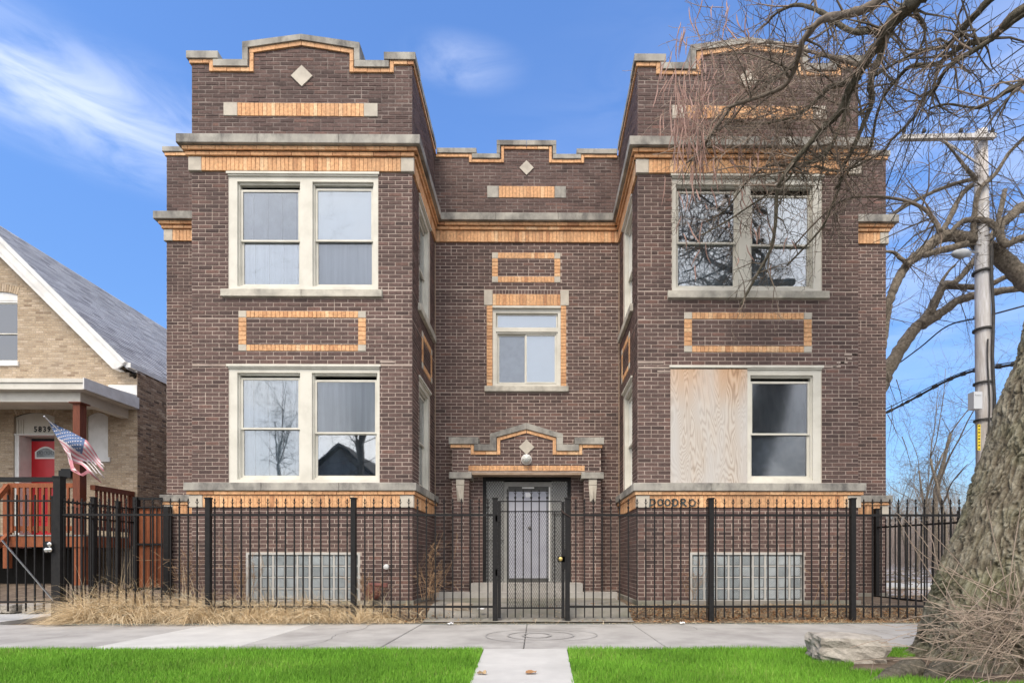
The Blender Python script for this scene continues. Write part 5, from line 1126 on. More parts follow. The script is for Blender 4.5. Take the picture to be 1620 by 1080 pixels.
# flag on a stick
fl = thing('flag', 'frayed stars and stripes flag hanging from a short pole on the porch post', 'flag', tuple(at(118, 703, 13.38)))
tip = at(70.5, 659, 12.75); rt_ = at(117, 703, 13.4); mb = MB(); mb.tube([tip, rt_], .012, 6); mb.build('flagpole', 'white_paint', fl)
mb = MB(); mb.lathe(tuple(tip), [(.008, -.02), (.022, 0), (.02, .02), (.004, .03)], 8); mb.build('finial', 'chrome', fl)
def interp(tab, t):
    for (a, b) in zip(tab, tab[1:]):
        if t <= b[0]: k = (t - a[0]) / (b[0] - a[0]); return a[1] + (b[1] - a[1]) * k, a[2] + (b[2] - a[2]) * k
    return tab[-1][1:]
Tt = [(0, 76, 664), (.2, 107, 679), (.42, 138, 698), (.7, 156, 722), (1, 173, 744)]; Bt = [(0, 103, 715), (.2, 112, 728), (.42, 126, 735), (.7, 148, 752), (1, 161, 768)]
NU, NV = 60, 39
def fpt(u, v):
    a, b = interp(Tt, u), interp(Bt, u); px, py = a[0] + (b[0] - a[0]) * v, a[1] + (b[1] - a[1]) * v
    Y = 12.95 + .25 * u + .09 * math.sin(u * 11 + v * 4) + .05 * math.sin(v * 9 + u * 5) + .06 * v
    px += 2.2 * math.sin(u * 14 + v * 2) * u; py += 1.6 * math.sin(u * 12 + v * 5)
    return at(px, py, Y)
mb = MB(); rr = random.Random(3); fray = [.72 + .28 * rr.random() for _ in range(14)]; fray[8] = .52; fray[6] = .62; fray[10] = .45
for j in range(NV + 1):
    for i in range(NU + 1): mb.v.append(tuple(fpt(i / NU, j / NV)))
for j in range(NV):
    st = j * 13 // NV; end = fray[st]
    for i in range(NU):
        u = i / NU
        if u > end - .03 * abs(math.sin(j * 5)): continue
        if st in (7, 9) and .45 < u < .8 and j % 3 == 2: continue
        m_ = 0 if (u < .40 and st < 7) else (1 if st % 2 == 0 else 2)
        k = j * (NU + 1) + i; mb.f.append((k, k + 1, k + NU + 2, k + NU + 1)); mb.t.append(.5); mb.m.append(m_)
cl = mb.build('flag_cloth', ['flag_blue', 'flag_red', 'flag_white'], fl, smooth=True)
# torn strips that trail from the lower stripes
for (pts, mt) in (([(104, 700), (110, 722), (115, 745), (128, 752)], 'flag_red'), ([(118, 742), (128, 752), (140, 745), (146, 748)], 'flag_red'), ([(108, 715), (112, 735), (118, 744)], 'flag_white')):
    mb = MB()
    for i, p in enumerate(pts):
        a = at(p[0], p[1], 12.98 + .03 * math.sin(i * 2)); mb.v += [tuple(a + Vector((-.04, 0, .02))), tuple(a + Vector((.045, .01, -.01)))]
    for i in range(len(pts) - 1): mb.f.append((2 * i, 2 * i + 1, 2 * i + 3, 2 * i + 2)); mb.t.append(.5); mb.m.append(0)
    mb.build('torn_strip', mt, cl)
star = MB(); pts = [((.022 if i % 2 == 0 else .009) * math.cos(rad(90 + 36 * i)), (.022 if i % 2 == 0 else .009) * math.sin(rad(90 + 36 * i))) for i in range(10)]; star.prism(pts, 0, .002, lambda u, v, w: (u, -w, v)); sme = star.mesh('star', 'flag_white')
for r in range(9):
    for c in range(6 if r % 2 == 0 else 5):
        u = .40 * (c + (.5 if r % 2 == 0 else 1)) / 6; v = (7 / 13) * (r + .5) / 9; p = fpt(u, v)
        o = put('star', sme, cl, (p.x, p.y - .012, p.z)); n_ = (fpt(u + .01, v) - p).cross(fpt(u, v + .01) - p).normalized(); n_ = n_ if n_.y < 0 else -n_; o.rotation_euler = (-n_).to_track_quat('Y', 'Z').to_euler()

# ================================================================= trees
def wobble(pts, n, amp, rng):
    """a smooth, slightly crooked path through the given (point, radius) pairs"""
    out = []; P = [p for p, r in pts]; Q = [r for p, r in pts]
    for i in range(len(P) - 1):
        p0, p1, p2, p3 = P[max(i - 1, 0)], P[i], P[i + 1], P[min(i + 2, len(P) - 1)]
        for k in range(n):
            t = k / n; q = 0.5 * ((2 * p1) + (p2 - p0) * t + (2 * p0 - 5 * p1 + 4 * p2 - p3) * t * t + (3 * p1 - p0 - 3 * p2 + p3) * t ** 3)
            r = Q[i] + (Q[i + 1] - Q[i]) * t; out.append((q + Vector([rng.uniform(-1, 1) for _ in range(3)]) * r * amp, r * rng.uniform(.92, 1.12)))
    out.append((P[-1], Q[-1])); return out
def limb(px_pts, Y0, Y1_, rpx, parent, material='limb_bark', rng=R, n=6, amp=.10, sides=10):
    k = len(px_pts); pts = []
    for i, (a, b) in enumerate(px_pts):
        Y = Y0 + (Y1_ - Y0) * i / (k - 1); r = rpx[1] + (rpx[0] - rpx[1]) * (1 - i / (k - 1)) ** 1.7; pts.append((at(a, b, Y), r * Y / FPX))
    w_ = wobble(pts, n, amp, rng); mb = MB(); mb.tube([p for p, r in w_], [r for p, r in w_], sides)
    o = mb.build('limb', material, parent, smooth=True); return w_
def grow(mb, rng, p, d, L, r, level, droop=.0, kink=.35, kids=4, bias=None, sides=4, spread=.9):
    n = max(3, int(L / .07) if level < 2 else 3); n = min(n, 9); pts = [p]; rs = [r]; st = L / n; d = d.normalized()
    for i in range(n):
        d = (d + Vector([rng.gauss(0, kink * .5) for _ in range(3)]) + Vector((0, 0, -droop * .25)) + (bias or Vector()) * .06).normalized(); p = p + d * st; pts.append(p); rs.append(max(.0026, r * (1 - .75 * (i + 1) / n)))
        if level > 0 and rng.random() < kids / n:
            e = (d + Vector([rng.gauss(0, 1) for _ in range(3)]) * spread * .75).normalized()
            grow(mb, rng, p, e, L * rng.uniform(.35, .65), rs[-1] * .75, level - 1, droop, kink, kids * .85, bias, 3, spread)
    mb.tube(pts, rs, sides if r > .008 else 3, cap=False); return pts

# ---- the big leaning tree on the right
BT = thing('old_tree', 'huge leaning tree with deeply furrowed bark and bare limbs hung with brown pods', 'tree', (4.0, 4.75, 0))
YT = 4.75
edge = [(1098, 1405), (1062, 1424), (1046, 1440), (1030, 1452), (967, 1462), (879, 1490), (778, 1528), (633, 1572), (494, 1620), (380, 1664)]
rads = [.86, .80, .74, .70, .64, .59, .54, .50, .46, .44]
def trunk_x(px, r):          # where a trunk of this radius must stand for its left side to be seen along that line
    a = math.atan(XA(px, YT) / YT); x = XA(px, YT) + r
    for _ in range(20): x = YT * math.tan(a + math.asin(r * 1.03 / math.hypot(x, YT)))
    return x
ctr = [(Vector((trunk_x(px, r), YT, ZC - (py - VY) * YT / FPX)), r) for (py, px), r in zip(edge, rads)]
ctr[0] = (Vector((ctr[0][0].x, YT, -.12)), .95)
ctr += [(Vector((ctr[-1][0].x + .25, 4.9, 4.9)), .42), (Vector((ctr[-1][0].x + .6, 5.1, 6.2)), .36)]
def ctr_at(z):
    for (a, ra), (b, rb_) in zip(ctr, ctr[1:]):
        if z <= b.z: t = (z - a.z) / (b.z - a.z); return a.lerp(b, t), ra + (rb_ - ra) * t
    return ctr[-1]
from mathutils import noise as mn
nz, na = 640, 420; mb = MB(); ridge = []
for i in range(nz + 1):
    z = -.1 + 4.6 * (i / nz) ** 1.15 if i < nz else 6.2
    c, r0 = ctr_at(z)
    for j in range(na):
        th = rad(140) + (rad(185) * j / 350 if j < 350 else rad(185) + rad(175) * (j - 350) / 70); rr_ = r0
        fl_ = max(0, .75 - z) / .75; rr_ *= 1 + .08 * fl_ * (math.cos(5 * th + 1.2) + .4 * math.cos(3 * th))
        s = Vector((math.cos(th) * .9, math.sin(th) * .9, z + c.x * .2)); wv = mn.noise(s * 2.5) * .22; s2 = Vector((s.x + wv + .10 * s.z, s.y + wv, s.z * .30 + wv * .5))
        s2 += Vector((mn.noise(s * 9), mn.noise(s * 9 + Vector((5, 0, 0))), mn.noise(s * 9 + Vector((0, 7, 0))))) * .035; d, _ = mn.voronoi(s2 * 12.5); n1 = mn.noise(Vector((s2.x * 8, s2.y * 8, s.z * 1.9 + 3))) ; k = min(1, (d[1] - d[0]) * 3.2) ** .8; k = .5 * k + .5 * min(1, abs(n1) * 4.2) ** .8; k2 = mn.fractal(s2 * 22, 1.0, 2.1, 3)
        d2, _ = mn.voronoi(s2 * 31 + Vector((7, 3, 1))); kk = min(1, (d2[1] - d2[0]) * 3.0)
        k = .68 * k + .32 * kk * k; k = max(0, min(1, k + .22 * k2)); ridge.append(k * (.75 + .4 * mn.noise(s * 14)))
        rr_ += .034 * (k - .6) + .013 * k2 + .05 * mn.noise(s * 1.7)
        mb.v.append((c.x + rr_ * math.cos(th), c.y + rr_ * math.sin(th), z))
for i in range(nz):
    for j in range(na): a, b = i * na + j, i * na + (j + 1) % na; mb.f.append((a, b, b + na, a + na)); mb.t.append(.5); mb.m.append(0)
tk = mb.build('trunk', 'trunk_bark', BT, smooth=True); a_ = tk.data.attributes.new('ridge', 'FLOAT', 'POINT'); a_.data.foreach_set('value', [max(0, min(1, x)) for x in ridge])
# surface roots
for pts in ([(1440, 1040), (1418, 1048), (1396, 1058), (1370, 1064)], [(1450, 1055), (1430, 1066), (1400, 1080), (1370, 1100)], [(1500, 1062), (1480, 1080), (1470, 1110)]):
    q = [(at(a, b, YT - .35 - .12 * i) , .10 - .028 * i) for i, (a, b) in enumerate(pts)]; q = [(Vector((p.x, p.y, .02 - .012 * i)), r) for i, (p, r) in enumerate(q)]
    w_ = wobble(q, 5, .15, R); mb = MB(); mb.tube([p for p, r in w_], [r for p, r in w_], 9); mb.build('root', 'limb_bark', BT, smooth=True)
rt = random.Random(21); LB = []; mat('pale_limb', (0.25, 0.205, 0.165), (0.14, 0.115, 0.09), rough=.9, ns=22, bump=.6, bs=40, dist=.01)
top_ = Vector((5.7, 5.1, 6.2))
def front_limb(pts, Y0, Yn, r): LB.append(limb(pts, Y0, Yn, r, BT, 'pale_limb' if len(LB) in (1, 9, 11) else 'limb_bark'))
front_limb([(1800, -140), (1600, -90), (1500, -40), (1455, -5), (1428, 18), (1405, 45), (1393, 68), (1373, 92), (1358, 118), (1342, 145), (1330, 175), (1300, 205), (1270, 240), (1246, 270), (1230, 300), (1227, 350), (1220, 392), (1199, 432), (1172, 482)], 5.2, 7.9, (14, 2.0))
front_limb([(1470, -30), (1410, -10), (1372, 13), (1330, 25), (1300, 32), (1272, 62), (1263, 88), (1256, 112), (1240, 136), (1205, 152), (1160, 167), (1152, 176), (1130, 205), (1108, 238), (1086, 258)], 5.8, 7.8, (8, 1.8))
front_limb([(1760, -60), (1620, 12), (1580, 50), (1565, 62), (1530, 70), (1500, 88), (1483, 101), (1440, 106), (1420, 125), (1400, 150), (1386, 186), (1375, 240), (1350, 262), (1320, 300)], 5.0, 7.5, (6.5, 1.6))
front_limb([(1740, -40), (1624, 20), (1562, 67), (1500, 107), (1480, 140), (1461, 155), (1446, 186), (1410, 222), (1396, 240), (1335, 270), (1290, 262)], 5.0, 7.6, (4.5, 1.5))
front_limb([(1640, -60), (1566, 0), (1520, 50), (1496, 73), (1458, 80), (1420, 98), (1385, 120)], 5.2, 6.8, (7, 1.5))
front_limb([(1400, 60), (1392, 90), (1378, 130), (1379, 162), (1368, 192), (1347, 240), (1335, 262), (1326, 300), (1310, 340), (1299, 362), (1272, 392), (1245, 420)], 6.6, 8.0, (6, 1.4))
front_limb([(1755, 90), (1650, 118), (1592, 145), (1570, 160), (1545, 171), (1500, 165), (1470, 172)], 5.0, 6.5, (6, 1.3))
front_limb([(1442, 0), (1450, 22), (1461, 40), (1463, 58), (1452, 86), (1450, 110)], 6.0, 6.5, (4, 1.4))
front_limb([(1345, 145), (1330, 200), (1300, 250), (1262, 262), (1240, 290), (1180, 330), (1150, 350), (1110, 372)], 7.2, 8.0, (3.5, 1.1))
front_limb([(1487, 366), (1478, 348), (1458, 328), (1420, 315), (1370, 311), (1330, 319), (1290, 352), (1250, 396)], 7.0, 7.9, (4, 1.1))
front_limb([(1350, 130), (1310, 140), (1280, 170), (1240, 190), (1200, 196), (1160, 192), (1115, 200)], 7.3, 8.0, (4.5, 1.2))
front_limb([(1365, 105), (1320, 92), (1290, 84), (1250, 74), (1222, 68), (1190, 72), (1160, 88)], 7.0, 7.9, (3.5, 1.1))
front_limb([(1404, 44), (1350, 50), (1300, 20), (1262, 8), (1230, 20), (1212, 38), (1196, 50)], 6.6, 7.6, (5, 1.3))
front_limb([(1310, 235), (1270, 262), (1215, 262), (1180, 290), (1150, 330), (1120, 350)], 7.6, 8.0, (3, 1))
tw = MB(); tp = MB(); lens = 0
for li, lb in enumerate(LB):
    L = sum((b[0] - a[0]).length for a, b in zip(lb, lb[1:]))
    m_ = int(L * 11)
    for _ in range(m_):
        i = rt.randrange(len(lb) // 5 if li < 4 else 1, len(lb)); p, r = lb[i]; q = at(0, 0, 5)
        d = Vector((rt.gauss(-.35, .8), rt.gauss(.1, .55), rt.gauss(-.15, .8)))
        if p.y > 7.9: d.y -= .4
        dense = p.z > 6.5 and p.y > 6.8
        grow(tw if rt.random() < .72 else tp, rt, p, d, rt.uniform(.35, 1.0 if dense else .8), min(r * .5, .013), 2, droop=rt.uniform(.1, .6), kink=.62, kids=3.6 if dense else 3.0, sides=4)
tw.build('twigs', 'twig', BT, kind='stuff'); 
# a tangle of pale dry vine round the thick of the crown
for k in range(210):
    p = at(rt.gauss(1225, 62), rt.gauss(150, 50), rt.uniform(7.2, 8.0)); grow(tp, rt, p, Vector((rt.gauss(0, 1), rt.gauss(0, .2), rt.gauss(0, .7))), rt.uniform(.4, 1.1), .006, 1, droop=.1, kink=.3, kids=3)
for (a, b) in (((1110, 240), (1230, 175)), ((1095, 255), (1150, 172)), ((1240, 75), (1300, 155)), ((1330, 245), (1215, 262)), ((1190, 300), (1250, 190)), ((1115, 275), (1240, 268)), ((1280, 70), (1302, 152))):
    A_, B_ = at(*a, 7.6), at(*b, 7.5); w_ = wobble([(A_, .005), (A_.lerp(B_, .35) + Vector((.05, 0, .08)), .009), (A_.lerp(B_, .7) + Vector((-.05, 0, .03)), .011), (B_, .012)], 4, .5, rt); tp.tube([p for p, r in w_], [r for p, r in w_], 5)
tp.build('vine_tangle', 'pale_twig', BT, kind='stuff')
pods = []
for k in range(4):
    mb = MB(); rr2 = random.Random(k); p = Vector((0, 0, 0)); pts = [p]; d = Vector((0, 0, -1))
    for i in range(6): d = (d + Vector((rr2.gauss(0, .13), rr2.gauss(0, .13), 0))).normalized(); p = p + d * .06; pts.append(p)
    mb.tube(pts, [.002, .0075, .009, .009, .008, .006, .001], 5); pods.append(mb.mesh('seed_pod', 'pod'))
def hang(px, py, Y, s):
    p = at(px, py, Y); o = put('seed_pod', rt.choice(pods), BT, tuple(p), rt.uniform(0, 6)); o.scale = (1, 1, s); o.rotation_euler = (rt.gauss(0, .12), rt.gauss(0, .16), rt.uniform(0, 6))
for k in range(170): hang(rt.gauss(1092, 20), rt.gauss(165, 48), rt.uniform(7.5, 8.1), rt.uniform(.8, 1.5))
for k in range(55): hang(rt.gauss(1180, 40), rt.uniform(70, 260), rt.uniform(7.4, 8.1), rt.uniform(.6, 1.1))
for k in range(36): hang(rt.uniform(1075, 1260), rt.uniform(250, 420), rt.uniform(7.6, 8.1), rt.uniform(.4, .9))
for (a, b) in ((1077, 35), (1082, 42), (1085, 45), (1072, 60), (1150, 0), (1155, 8), (1152, 30), (1165, 22), (1148, 40), (1180, 20), (1181, 45), (1128, 8), (1112, -4), (1187, 250), (1196, 240)): hang(a, b, 7.3, rt.uniform(.5, 1.0))
# sucker shoots round the foot
ss = MB()
for k in range(150):
    p = at(rt.gauss(1575, 42), rt.gauss(1010, 26), rt.uniform(3.85, 4.15)); a = rt.uniform(0, math.pi); L = rt.uniform(.15, .6)
    d = Vector((-abs(math.cos(a)) if rt.random() < .62 else abs(math.cos(a)), rt.gauss(0, .25), math.sin(a) * rt.uniform(-.3, .9))); grow(ss, rt, p, d, L, .0036, 1, droop=.25, kink=.16, kids=1.2)
for pts in ([(1640, 1040), (1575, 985), (1500, 905), (1448, 838), (1420, 812)], [(1640, 1000), (1560, 940), (1500, 870), (1448, 818)], [(1560, 1010), (1500, 950), (1455, 880), (1420, 820)], [(1600, 985), (1592, 930), (1570, 840), (1560, 790)], [(1640, 950), (1570, 930), (1480, 890), (1440, 858)],
            [(1620, 1010), (1540, 1045), (1470, 1042), (1430, 1036)], [(1640, 1060), (1560, 1070), (1500, 1064), (1440, 1050)], [(1610, 960), (1630, 900), (1650, 850)], [(1590, 1000), (1600, 900), (1615, 800)], [(1600, 1015), (1520, 1000), (1440, 1005)], [(1620, 990), (1540, 965), (1460, 950)]):
    q = [(at(a, b, 4.02), .0048 - .0035 * i / len(pts)) for i, (a, b) in enumerate(pts)]; w_ = wobble(q, 4, .6, rt); ss.tube([p for p, r in w_], [r for p, r in w_], 4)
ss.build('sucker_shoots', 'pale_twig', BT, kind='stuff')

# ---- the two trees behind, at the right edge of the building
def tree_twigs(parent, lbs, rng, per_m, L, r, name='twigs', material='twig', droop=.1, lev=2, kids=3.2, bias=None):
    mb = MB()
    for lb in lbs:
        tot = sum((b[0] - a[0]).length for a, b in zip(lb, lb[1:]))
        for _ in range(int(tot * per_m)):
            p, q = lb[rng.randrange(1, len(lb))]; d = Vector([rng.gauss(0, 1) for _ in range(3)]) + Vector((0, 0, .3)); grow(mb, rng, p, d, rng.uniform(*L), min(q * .5, r), lev, droop, .32, kids, bias)
    mb.build(name, material, parent, kind='stuff')
r2 = random.Random(5)
T2 = thing('arching_tree', 'bare tree whose thick limb arches over and comes down behind the building corner', 'tree', (13.6, 13, .2))
L2 = [limb([(1730, 960), (1735, 800), (1728, 640), (1705, 520), (1660, 470), (1620, 443), (1592, 415), (1562, 392), (1535, 379), (1500, 372), (1475, 384), (1455, 402), (1438, 415), (1424, 436), (1413, 458), (1405, 485), (1400, 520), (1396, 552)], 13, 13.2, (18, 5.5), T2, 'far_bark', r2, sides=12),
      limb([(1728, 560), (1700, 400), (1660, 338), (1620, 328), (1600, 342), (1583, 356), (1583, 376), (1592, 386), (1612, 378), (1640, 370)], 13, 12.6, (11, 5), T2, 'far_bark', r2),
      limb([(1500, 374), (1520, 352), (1545, 347), (1565, 352), (1578, 362)], 13, 12.8, (3.5, 5), T2, 'far_bark', r2),
      limb([(1541, 382), (1541, 340), (1550, 300), (1575, 275), (1598, 240), (1625, 215)], 13, 12.6, (4.5, 2.5), T2, 'far_bark', r2),
      limb([(1478, 384), (1500, 350), (1520, 310), (1545, 285), (1520, 288), (1480, 302), (1440, 322), (1404, 345), (1385, 352)], 13, 13.5, (4.5, 2.2), T2, 'far_bark', r2),
      limb([(1545, 285), (1525, 262), (1512, 245), (1495, 225)], 13, 12.6, (3.5, 1.5), T2, 'far_bark', r2),
      limb([(1462, 405), (1480, 398), (1500, 393), (1530, 386)], 13, 13, (4, 5), T2, 'far_bark', r2),
      limb([(1440, 420), (1424, 408), (1415, 400), (1404, 398), (1388, 400)], 13, 13, (4, 1.8), T2, 'far_bark', r2)]
tree_twigs(T2, L2[1:], r2, 9, (.4, 1.5), .012, lev=2, kids=3)
tree_twigs(T2, [L2[0][24:]], r2, 6, (.3, 1.3), .012, lev=2, kids=3)
T3 = thing('leaning_tree', 'bare tree leaning out from behind the building with two rising forks', 'tree', (8.5, 15.5, .3))
L3 = [limb([(1315, 930), (1330, 800), (1355, 700), (1385, 625), (1405, 585), (1430, 543), (1450, 517), (1463, 508)], 15.5, 15, (20, 8), T3, 'far_bark', r2, sides=12),
      limb([(1458, 512), (1472, 492), (1485, 466), (1495, 450), (1513, 445), (1546, 405), (1575, 360), (1590, 300)], 15, 14.5, (8, 3.5), T3, 'far_bark', r2),
      limb([(1458, 514), (1487, 496), (1515, 476), (1548, 466), (1585, 460), (1640, 452), (1700, 440)], 15, 14, (8, 4.5), T3, 'far_bark', r2),
      limb([(1495, 452), (1530, 454), (1560, 452), (1600, 434), (1640, 418)], 15, 14, (5, 3.5), T3, 'far_bark', r2),
      limb([(1480, 480), (1488, 450), (1500, 430), (1512, 418)], 15, 14.8, (4, 1.5), T3, 'far_bark', r2)]
tree_twigs(T3, L3[1:], r2, 5, (.4, 1.4), .012, lev=2, kids=2.6)
# drooping twigs hanging at the corner
hb_ = MB()
for (a, b) in ((1404, 590), (1418, 600), (1410, 640), (1427, 690), (1404, 655), (1520, 480), (1540, 500)):
    grow(hb_, r2, at(a, b, 15), Vector((.4, 0, -1)), 1.1, .012, 2, droop=.5, kink=.3, kids=3)
hb_.build('twigs', 'twig', T3, kind='stuff')

# ---- bare saplings in the side lot
def bare_tree(name, label, x, y, z, h, r, rng, fork=3, group=None, lean=0, material='far_bark', tw_r=.012, dens=1.0, cat='tree'):
    t = thing(name, label, cat, (x, y, z), group); lbs = []
    def stem(p, d, L, r, lev):
        pts = [(p, r)]; n = 5
        for i in range(n): d = (d + Vector([rng.gauss(0, .09) for _ in range(3)]) + Vector((0, 0, .05))).normalized(); p = p + d * L / n; pts.append((p, r * (1 - .6 * (i + 1) / n)))
        w_ = wobble(pts, 2, .3, rng); mb = MB(); mb.tube([a for a, b in w_], [b for a, b in w_], 7 if lev > 1 else 5); mb.build('trunk' if lev == fork else 'limb', material, t, smooth=True); lbs.append(w_)
        if lev > 1:
            for k in range(3 if lev == fork else 2):
                i = rng.randrange(2, n + 1); q, s = pts[i]; e = (d + Vector((rng.gauss(0, .55), rng.gauss(0, .55), .1))).normalized(); stem(q, e, L * rng.uniform(.5, .75), s * .5, lev - 1)
    stem(Vector((x, y, z - .15)), Vector((lean, 0, 1)), h * .55, r, fork)
    tree_twigs(t, lbs, rng, 2.6 * dens, (.3 * h / 6, 1.0 * h / 6), tw_r, lev=2, kids=3); return t
r3 = random.Random(77)
for (px, Y, h, r, ln, lab) in ((1450, 24, 10, .085, .02, 'thin straight bare sapling nearest the building in the side lot'), (1478, 23, 11, .13, -.02, 'tallest bare young tree standing mid side lot left of the forked one'), (1492, 22, 9, .11, .22, 'bare young tree leaning right toward the utility pole base')):
    p = at(px, 900, Y); bare_tree('bare_tree', lab, p.x, Y, .35, h, r, r3, lean=ln)
for (px, Y, h, r, ln, lab) in ((1436, 26, 6.5, .06, .0, 'short bare sapling close beside the building corner'), (1463, 27, 9.5, .08, .03, 'bare sapling between the thin one and the tallest one in the side lot'), (1512, 25, 7.5, .08, -.04, 'bare sapling nearest the big trunk in the side lot')):
    p = at(px, 900, Y); bare_tree('bare_tree', lab, p.x, Y, .35, h, r, r3, lean=ln, dens=1.5)
for k in range(16):
    Y = r3.uniform(30, 55); p = at(r3.uniform(1395, 1600), 900, Y); bare_tree('bare_tree', 'slender bare tree among the grey brush far back in the side lot', p.x, Y, .5, r3.uniform(6, 9), r3.uniform(.07, .14), r3, group='slender bare trees at the back of the side lot', tw_r=.02, dens=.45)
th = MB()
for k in range(1700):
    Y = r3.uniform(26, 60); p = at(r3.uniform(1385, 1640), 900, Y); grow(th, r3, Vector((p.x, Y, .3)), Vector((r3.gauss(0, .15), 0, 1)), r3.uniform(1.5, 4.4) * (Y / 38), .017 * Y / 35, 2, droop=-.1, kink=.25, kids=4)
th.build('thicket', 'brush', None, kind='stuff', label='grey brown brush filling the back of the side lot', category='brush')
fb = MB()
for k in range(160):
    x = r3.uniform(7.6, 16); y = r3.uniform(11.5, 22); fb.tube([(x, y, .3 + r3.uniform(0, .05)), (x + r3.gauss(0, .5), y + r3.gauss(0, .3), .33 + r3.uniform(0, .25))], r3.uniform(.006, .02), 4)
fb.build('fallen_branches', 'far_bark', None, kind='stuff', label='fallen sticks lying over the side lot', category='sticks')

# ================================================================= utility pole and lines
PY = 13.0
UP = thing('utility_pole', 'weathered grey wooden utility pole with crossarm, cables and small grey box', 'utility pole', (at(1560, 900, PY).x, PY, .2))
pc = at(1559.5, 880, PY); top_z = ZA(216, PY, 1558); xp = lambda z: pc.x - .012 * (z - 1)
mb = MB(); mb.tube([(xp(z), PY, z) for z in (0, 3, 6, 9, top_z + .12)], [.182, .175, .165, .148, .135], 16); mb.build('pole', 'pole_wood', UP, smooth=True)
a, b = at(1425, 218.5, PY - .2), at(1574, 216, PY - .2); mb = MB(); mb.tube([a, b], [.075, .075], 4); mb.build('crossarm', 'pole_wood', UP)
for px in (1430, 1462, 1520, 1570): c = at(px, 213, PY - .2); mb = MB(); mb.lathe(tuple(c), [(.012, -.03), (.012, .05), (.045, .06), (.05, .09), (.03, .11), (.035, .14), (.01, .16)], 10); mb.build('insulator', 'cable', UP)
for px in (1492,): mb = MB(); mb.bar(tuple(at(px, 222, PY - .2)), tuple(at(1552, 262, PY - .2)), .035); mb.build('brace', 'pole_wood', UP)
for (dx, za, zb2, r) in ((.06, 1.2, 8.6, .028), (-.05, 3.0, 6.2, .02), (.10, 3.2, 10.5, .012)): mb = MB(); mb.tube([(xp(z) + dx + .02 * math.sin(z * 3), PY - .20, z) for z in [za + (zb2 - za) * i / 14 for i in range(15)]], r, 6); mb.build('conduit', 'cable', UP)
for z in (5.2, 6.5, 7.9, 4.3): mb = MB(); mb.lathe((xp(z), PY, z), [(.215, -.02), (.215, .02)], 16); mb.build('strap', 'cable', UP)
mb = MB(); a, b = at(1538, 647, PY - .25), at(1551.5, 620, PY - .25); mb.b3(a.x, b.x, PY - .3, PY - .12, a.z, b.z); mb.b3(a.x + .03, b.x - .03, PY - .31, PY - .3, b.z - .09, b.z - .05); mb.build('service_box', 'grey_box', UP)
mb = MB(); a, b = at(1546.5, 712, PY - .21), at(1551, 671, PY - .21); mb.b3(a.x, b.x, PY - .215, PY - .205, a.z, b.z); tg = mb.build('marker_tag', 'yellow_tag', UP)
mb = MB()
for i in range(8): z = a.z + (b.z - a.z) * (i + .5) / 8; mb.b3(a.x + .015, b.x - .015, PY - .219, PY - .2151, z - .014, z + .016 * (1 if i % 2 else .4))
mb.build('tag_marks', 'ink', tg, kind='stuff')
mb = MB(); mb.tube([at(1548, 400, PY), at(1535, 398, PY - .6), at(1528, 399, PY - 1.0)], .025, 6); la = mb.build('lamp_arm', 'steel', UP)
c = at(1521, 402, PY - 1.2); mb = MB(); mb.tube([c + Vector((.27, .1, .04)), c + Vector((.12, .05, .05)), c, c + Vector((-.17, -.05, -.02)), c + Vector((-.27, -.08, -.03))], [.04, .09, .11, .08, .02], 10); mb.build('lamp_head', 'shade_grey', la, smooth=True)
for i, (pts, Ys, r) in enumerate((([(1250, 728), (1403, 652), (1440, 633), (1500, 601), (1550, 584), (1600, 577), (1700, 552)], (19, 12), .035), ([(1260, 720), (1403, 646), (1440, 628), (1500, 598), (1550, 580), (1600, 573), (1700, 548)], (19, 12), .014), ([(1290, 668), (1403, 588), (1455, 550), (1500, 515), (1560, 500), (1700, 462)], (18, 12), .02),
        ([(1400, 300), (1438, 214), (1530, 140), (1640, 58), (1700, 10)], (13.5, 9), .012), ([(1400, 330), (1465, 214), (1540, 160), (1700, 40)], (13.5, 9), .01), ([(1522, 214), (1600, 150), (1700, 75)], (13, 9), .01), ([(1572, 214), (1640, 190), (1700, 170)], (13, 10), .01))):
    n = len(pts); q = [(at(a, b, Ys[0] + (Ys[1] - Ys[0]) * k / (n - 1)), r) for k, (a, b) in enumerate(pts)]; w_ = wobble(q, 5, .0, r3); mb = MB(); mb.tube([p for p, _ in w_], [r] * len(w_), 5)
    o = mb.build('cable', 'cable', None); tag(o, ['thick bundled cable sagging from the pole behind the building', 'thin line lashed just above the thick bundled cable', 'single cable rising to the pole just below the arched limb', 'uppermost thin wire running off the left end of the crossarm', 'thin wire from the crossarm just left of its brace', 'thin wire from the crossarm just left of the pole', 'thin wire from the right tip of the crossarm'][i], 'cable')
    if i == 0:
        for k in range(5, len(w_) - 2, 2): mb = MB(); p, q_ = w_[k][0], w_[k + 1][0]; mb.tube([p, p.lerp(q_, .6)], [.05, .055], 6); mb.build('lashing', 'cable', o)

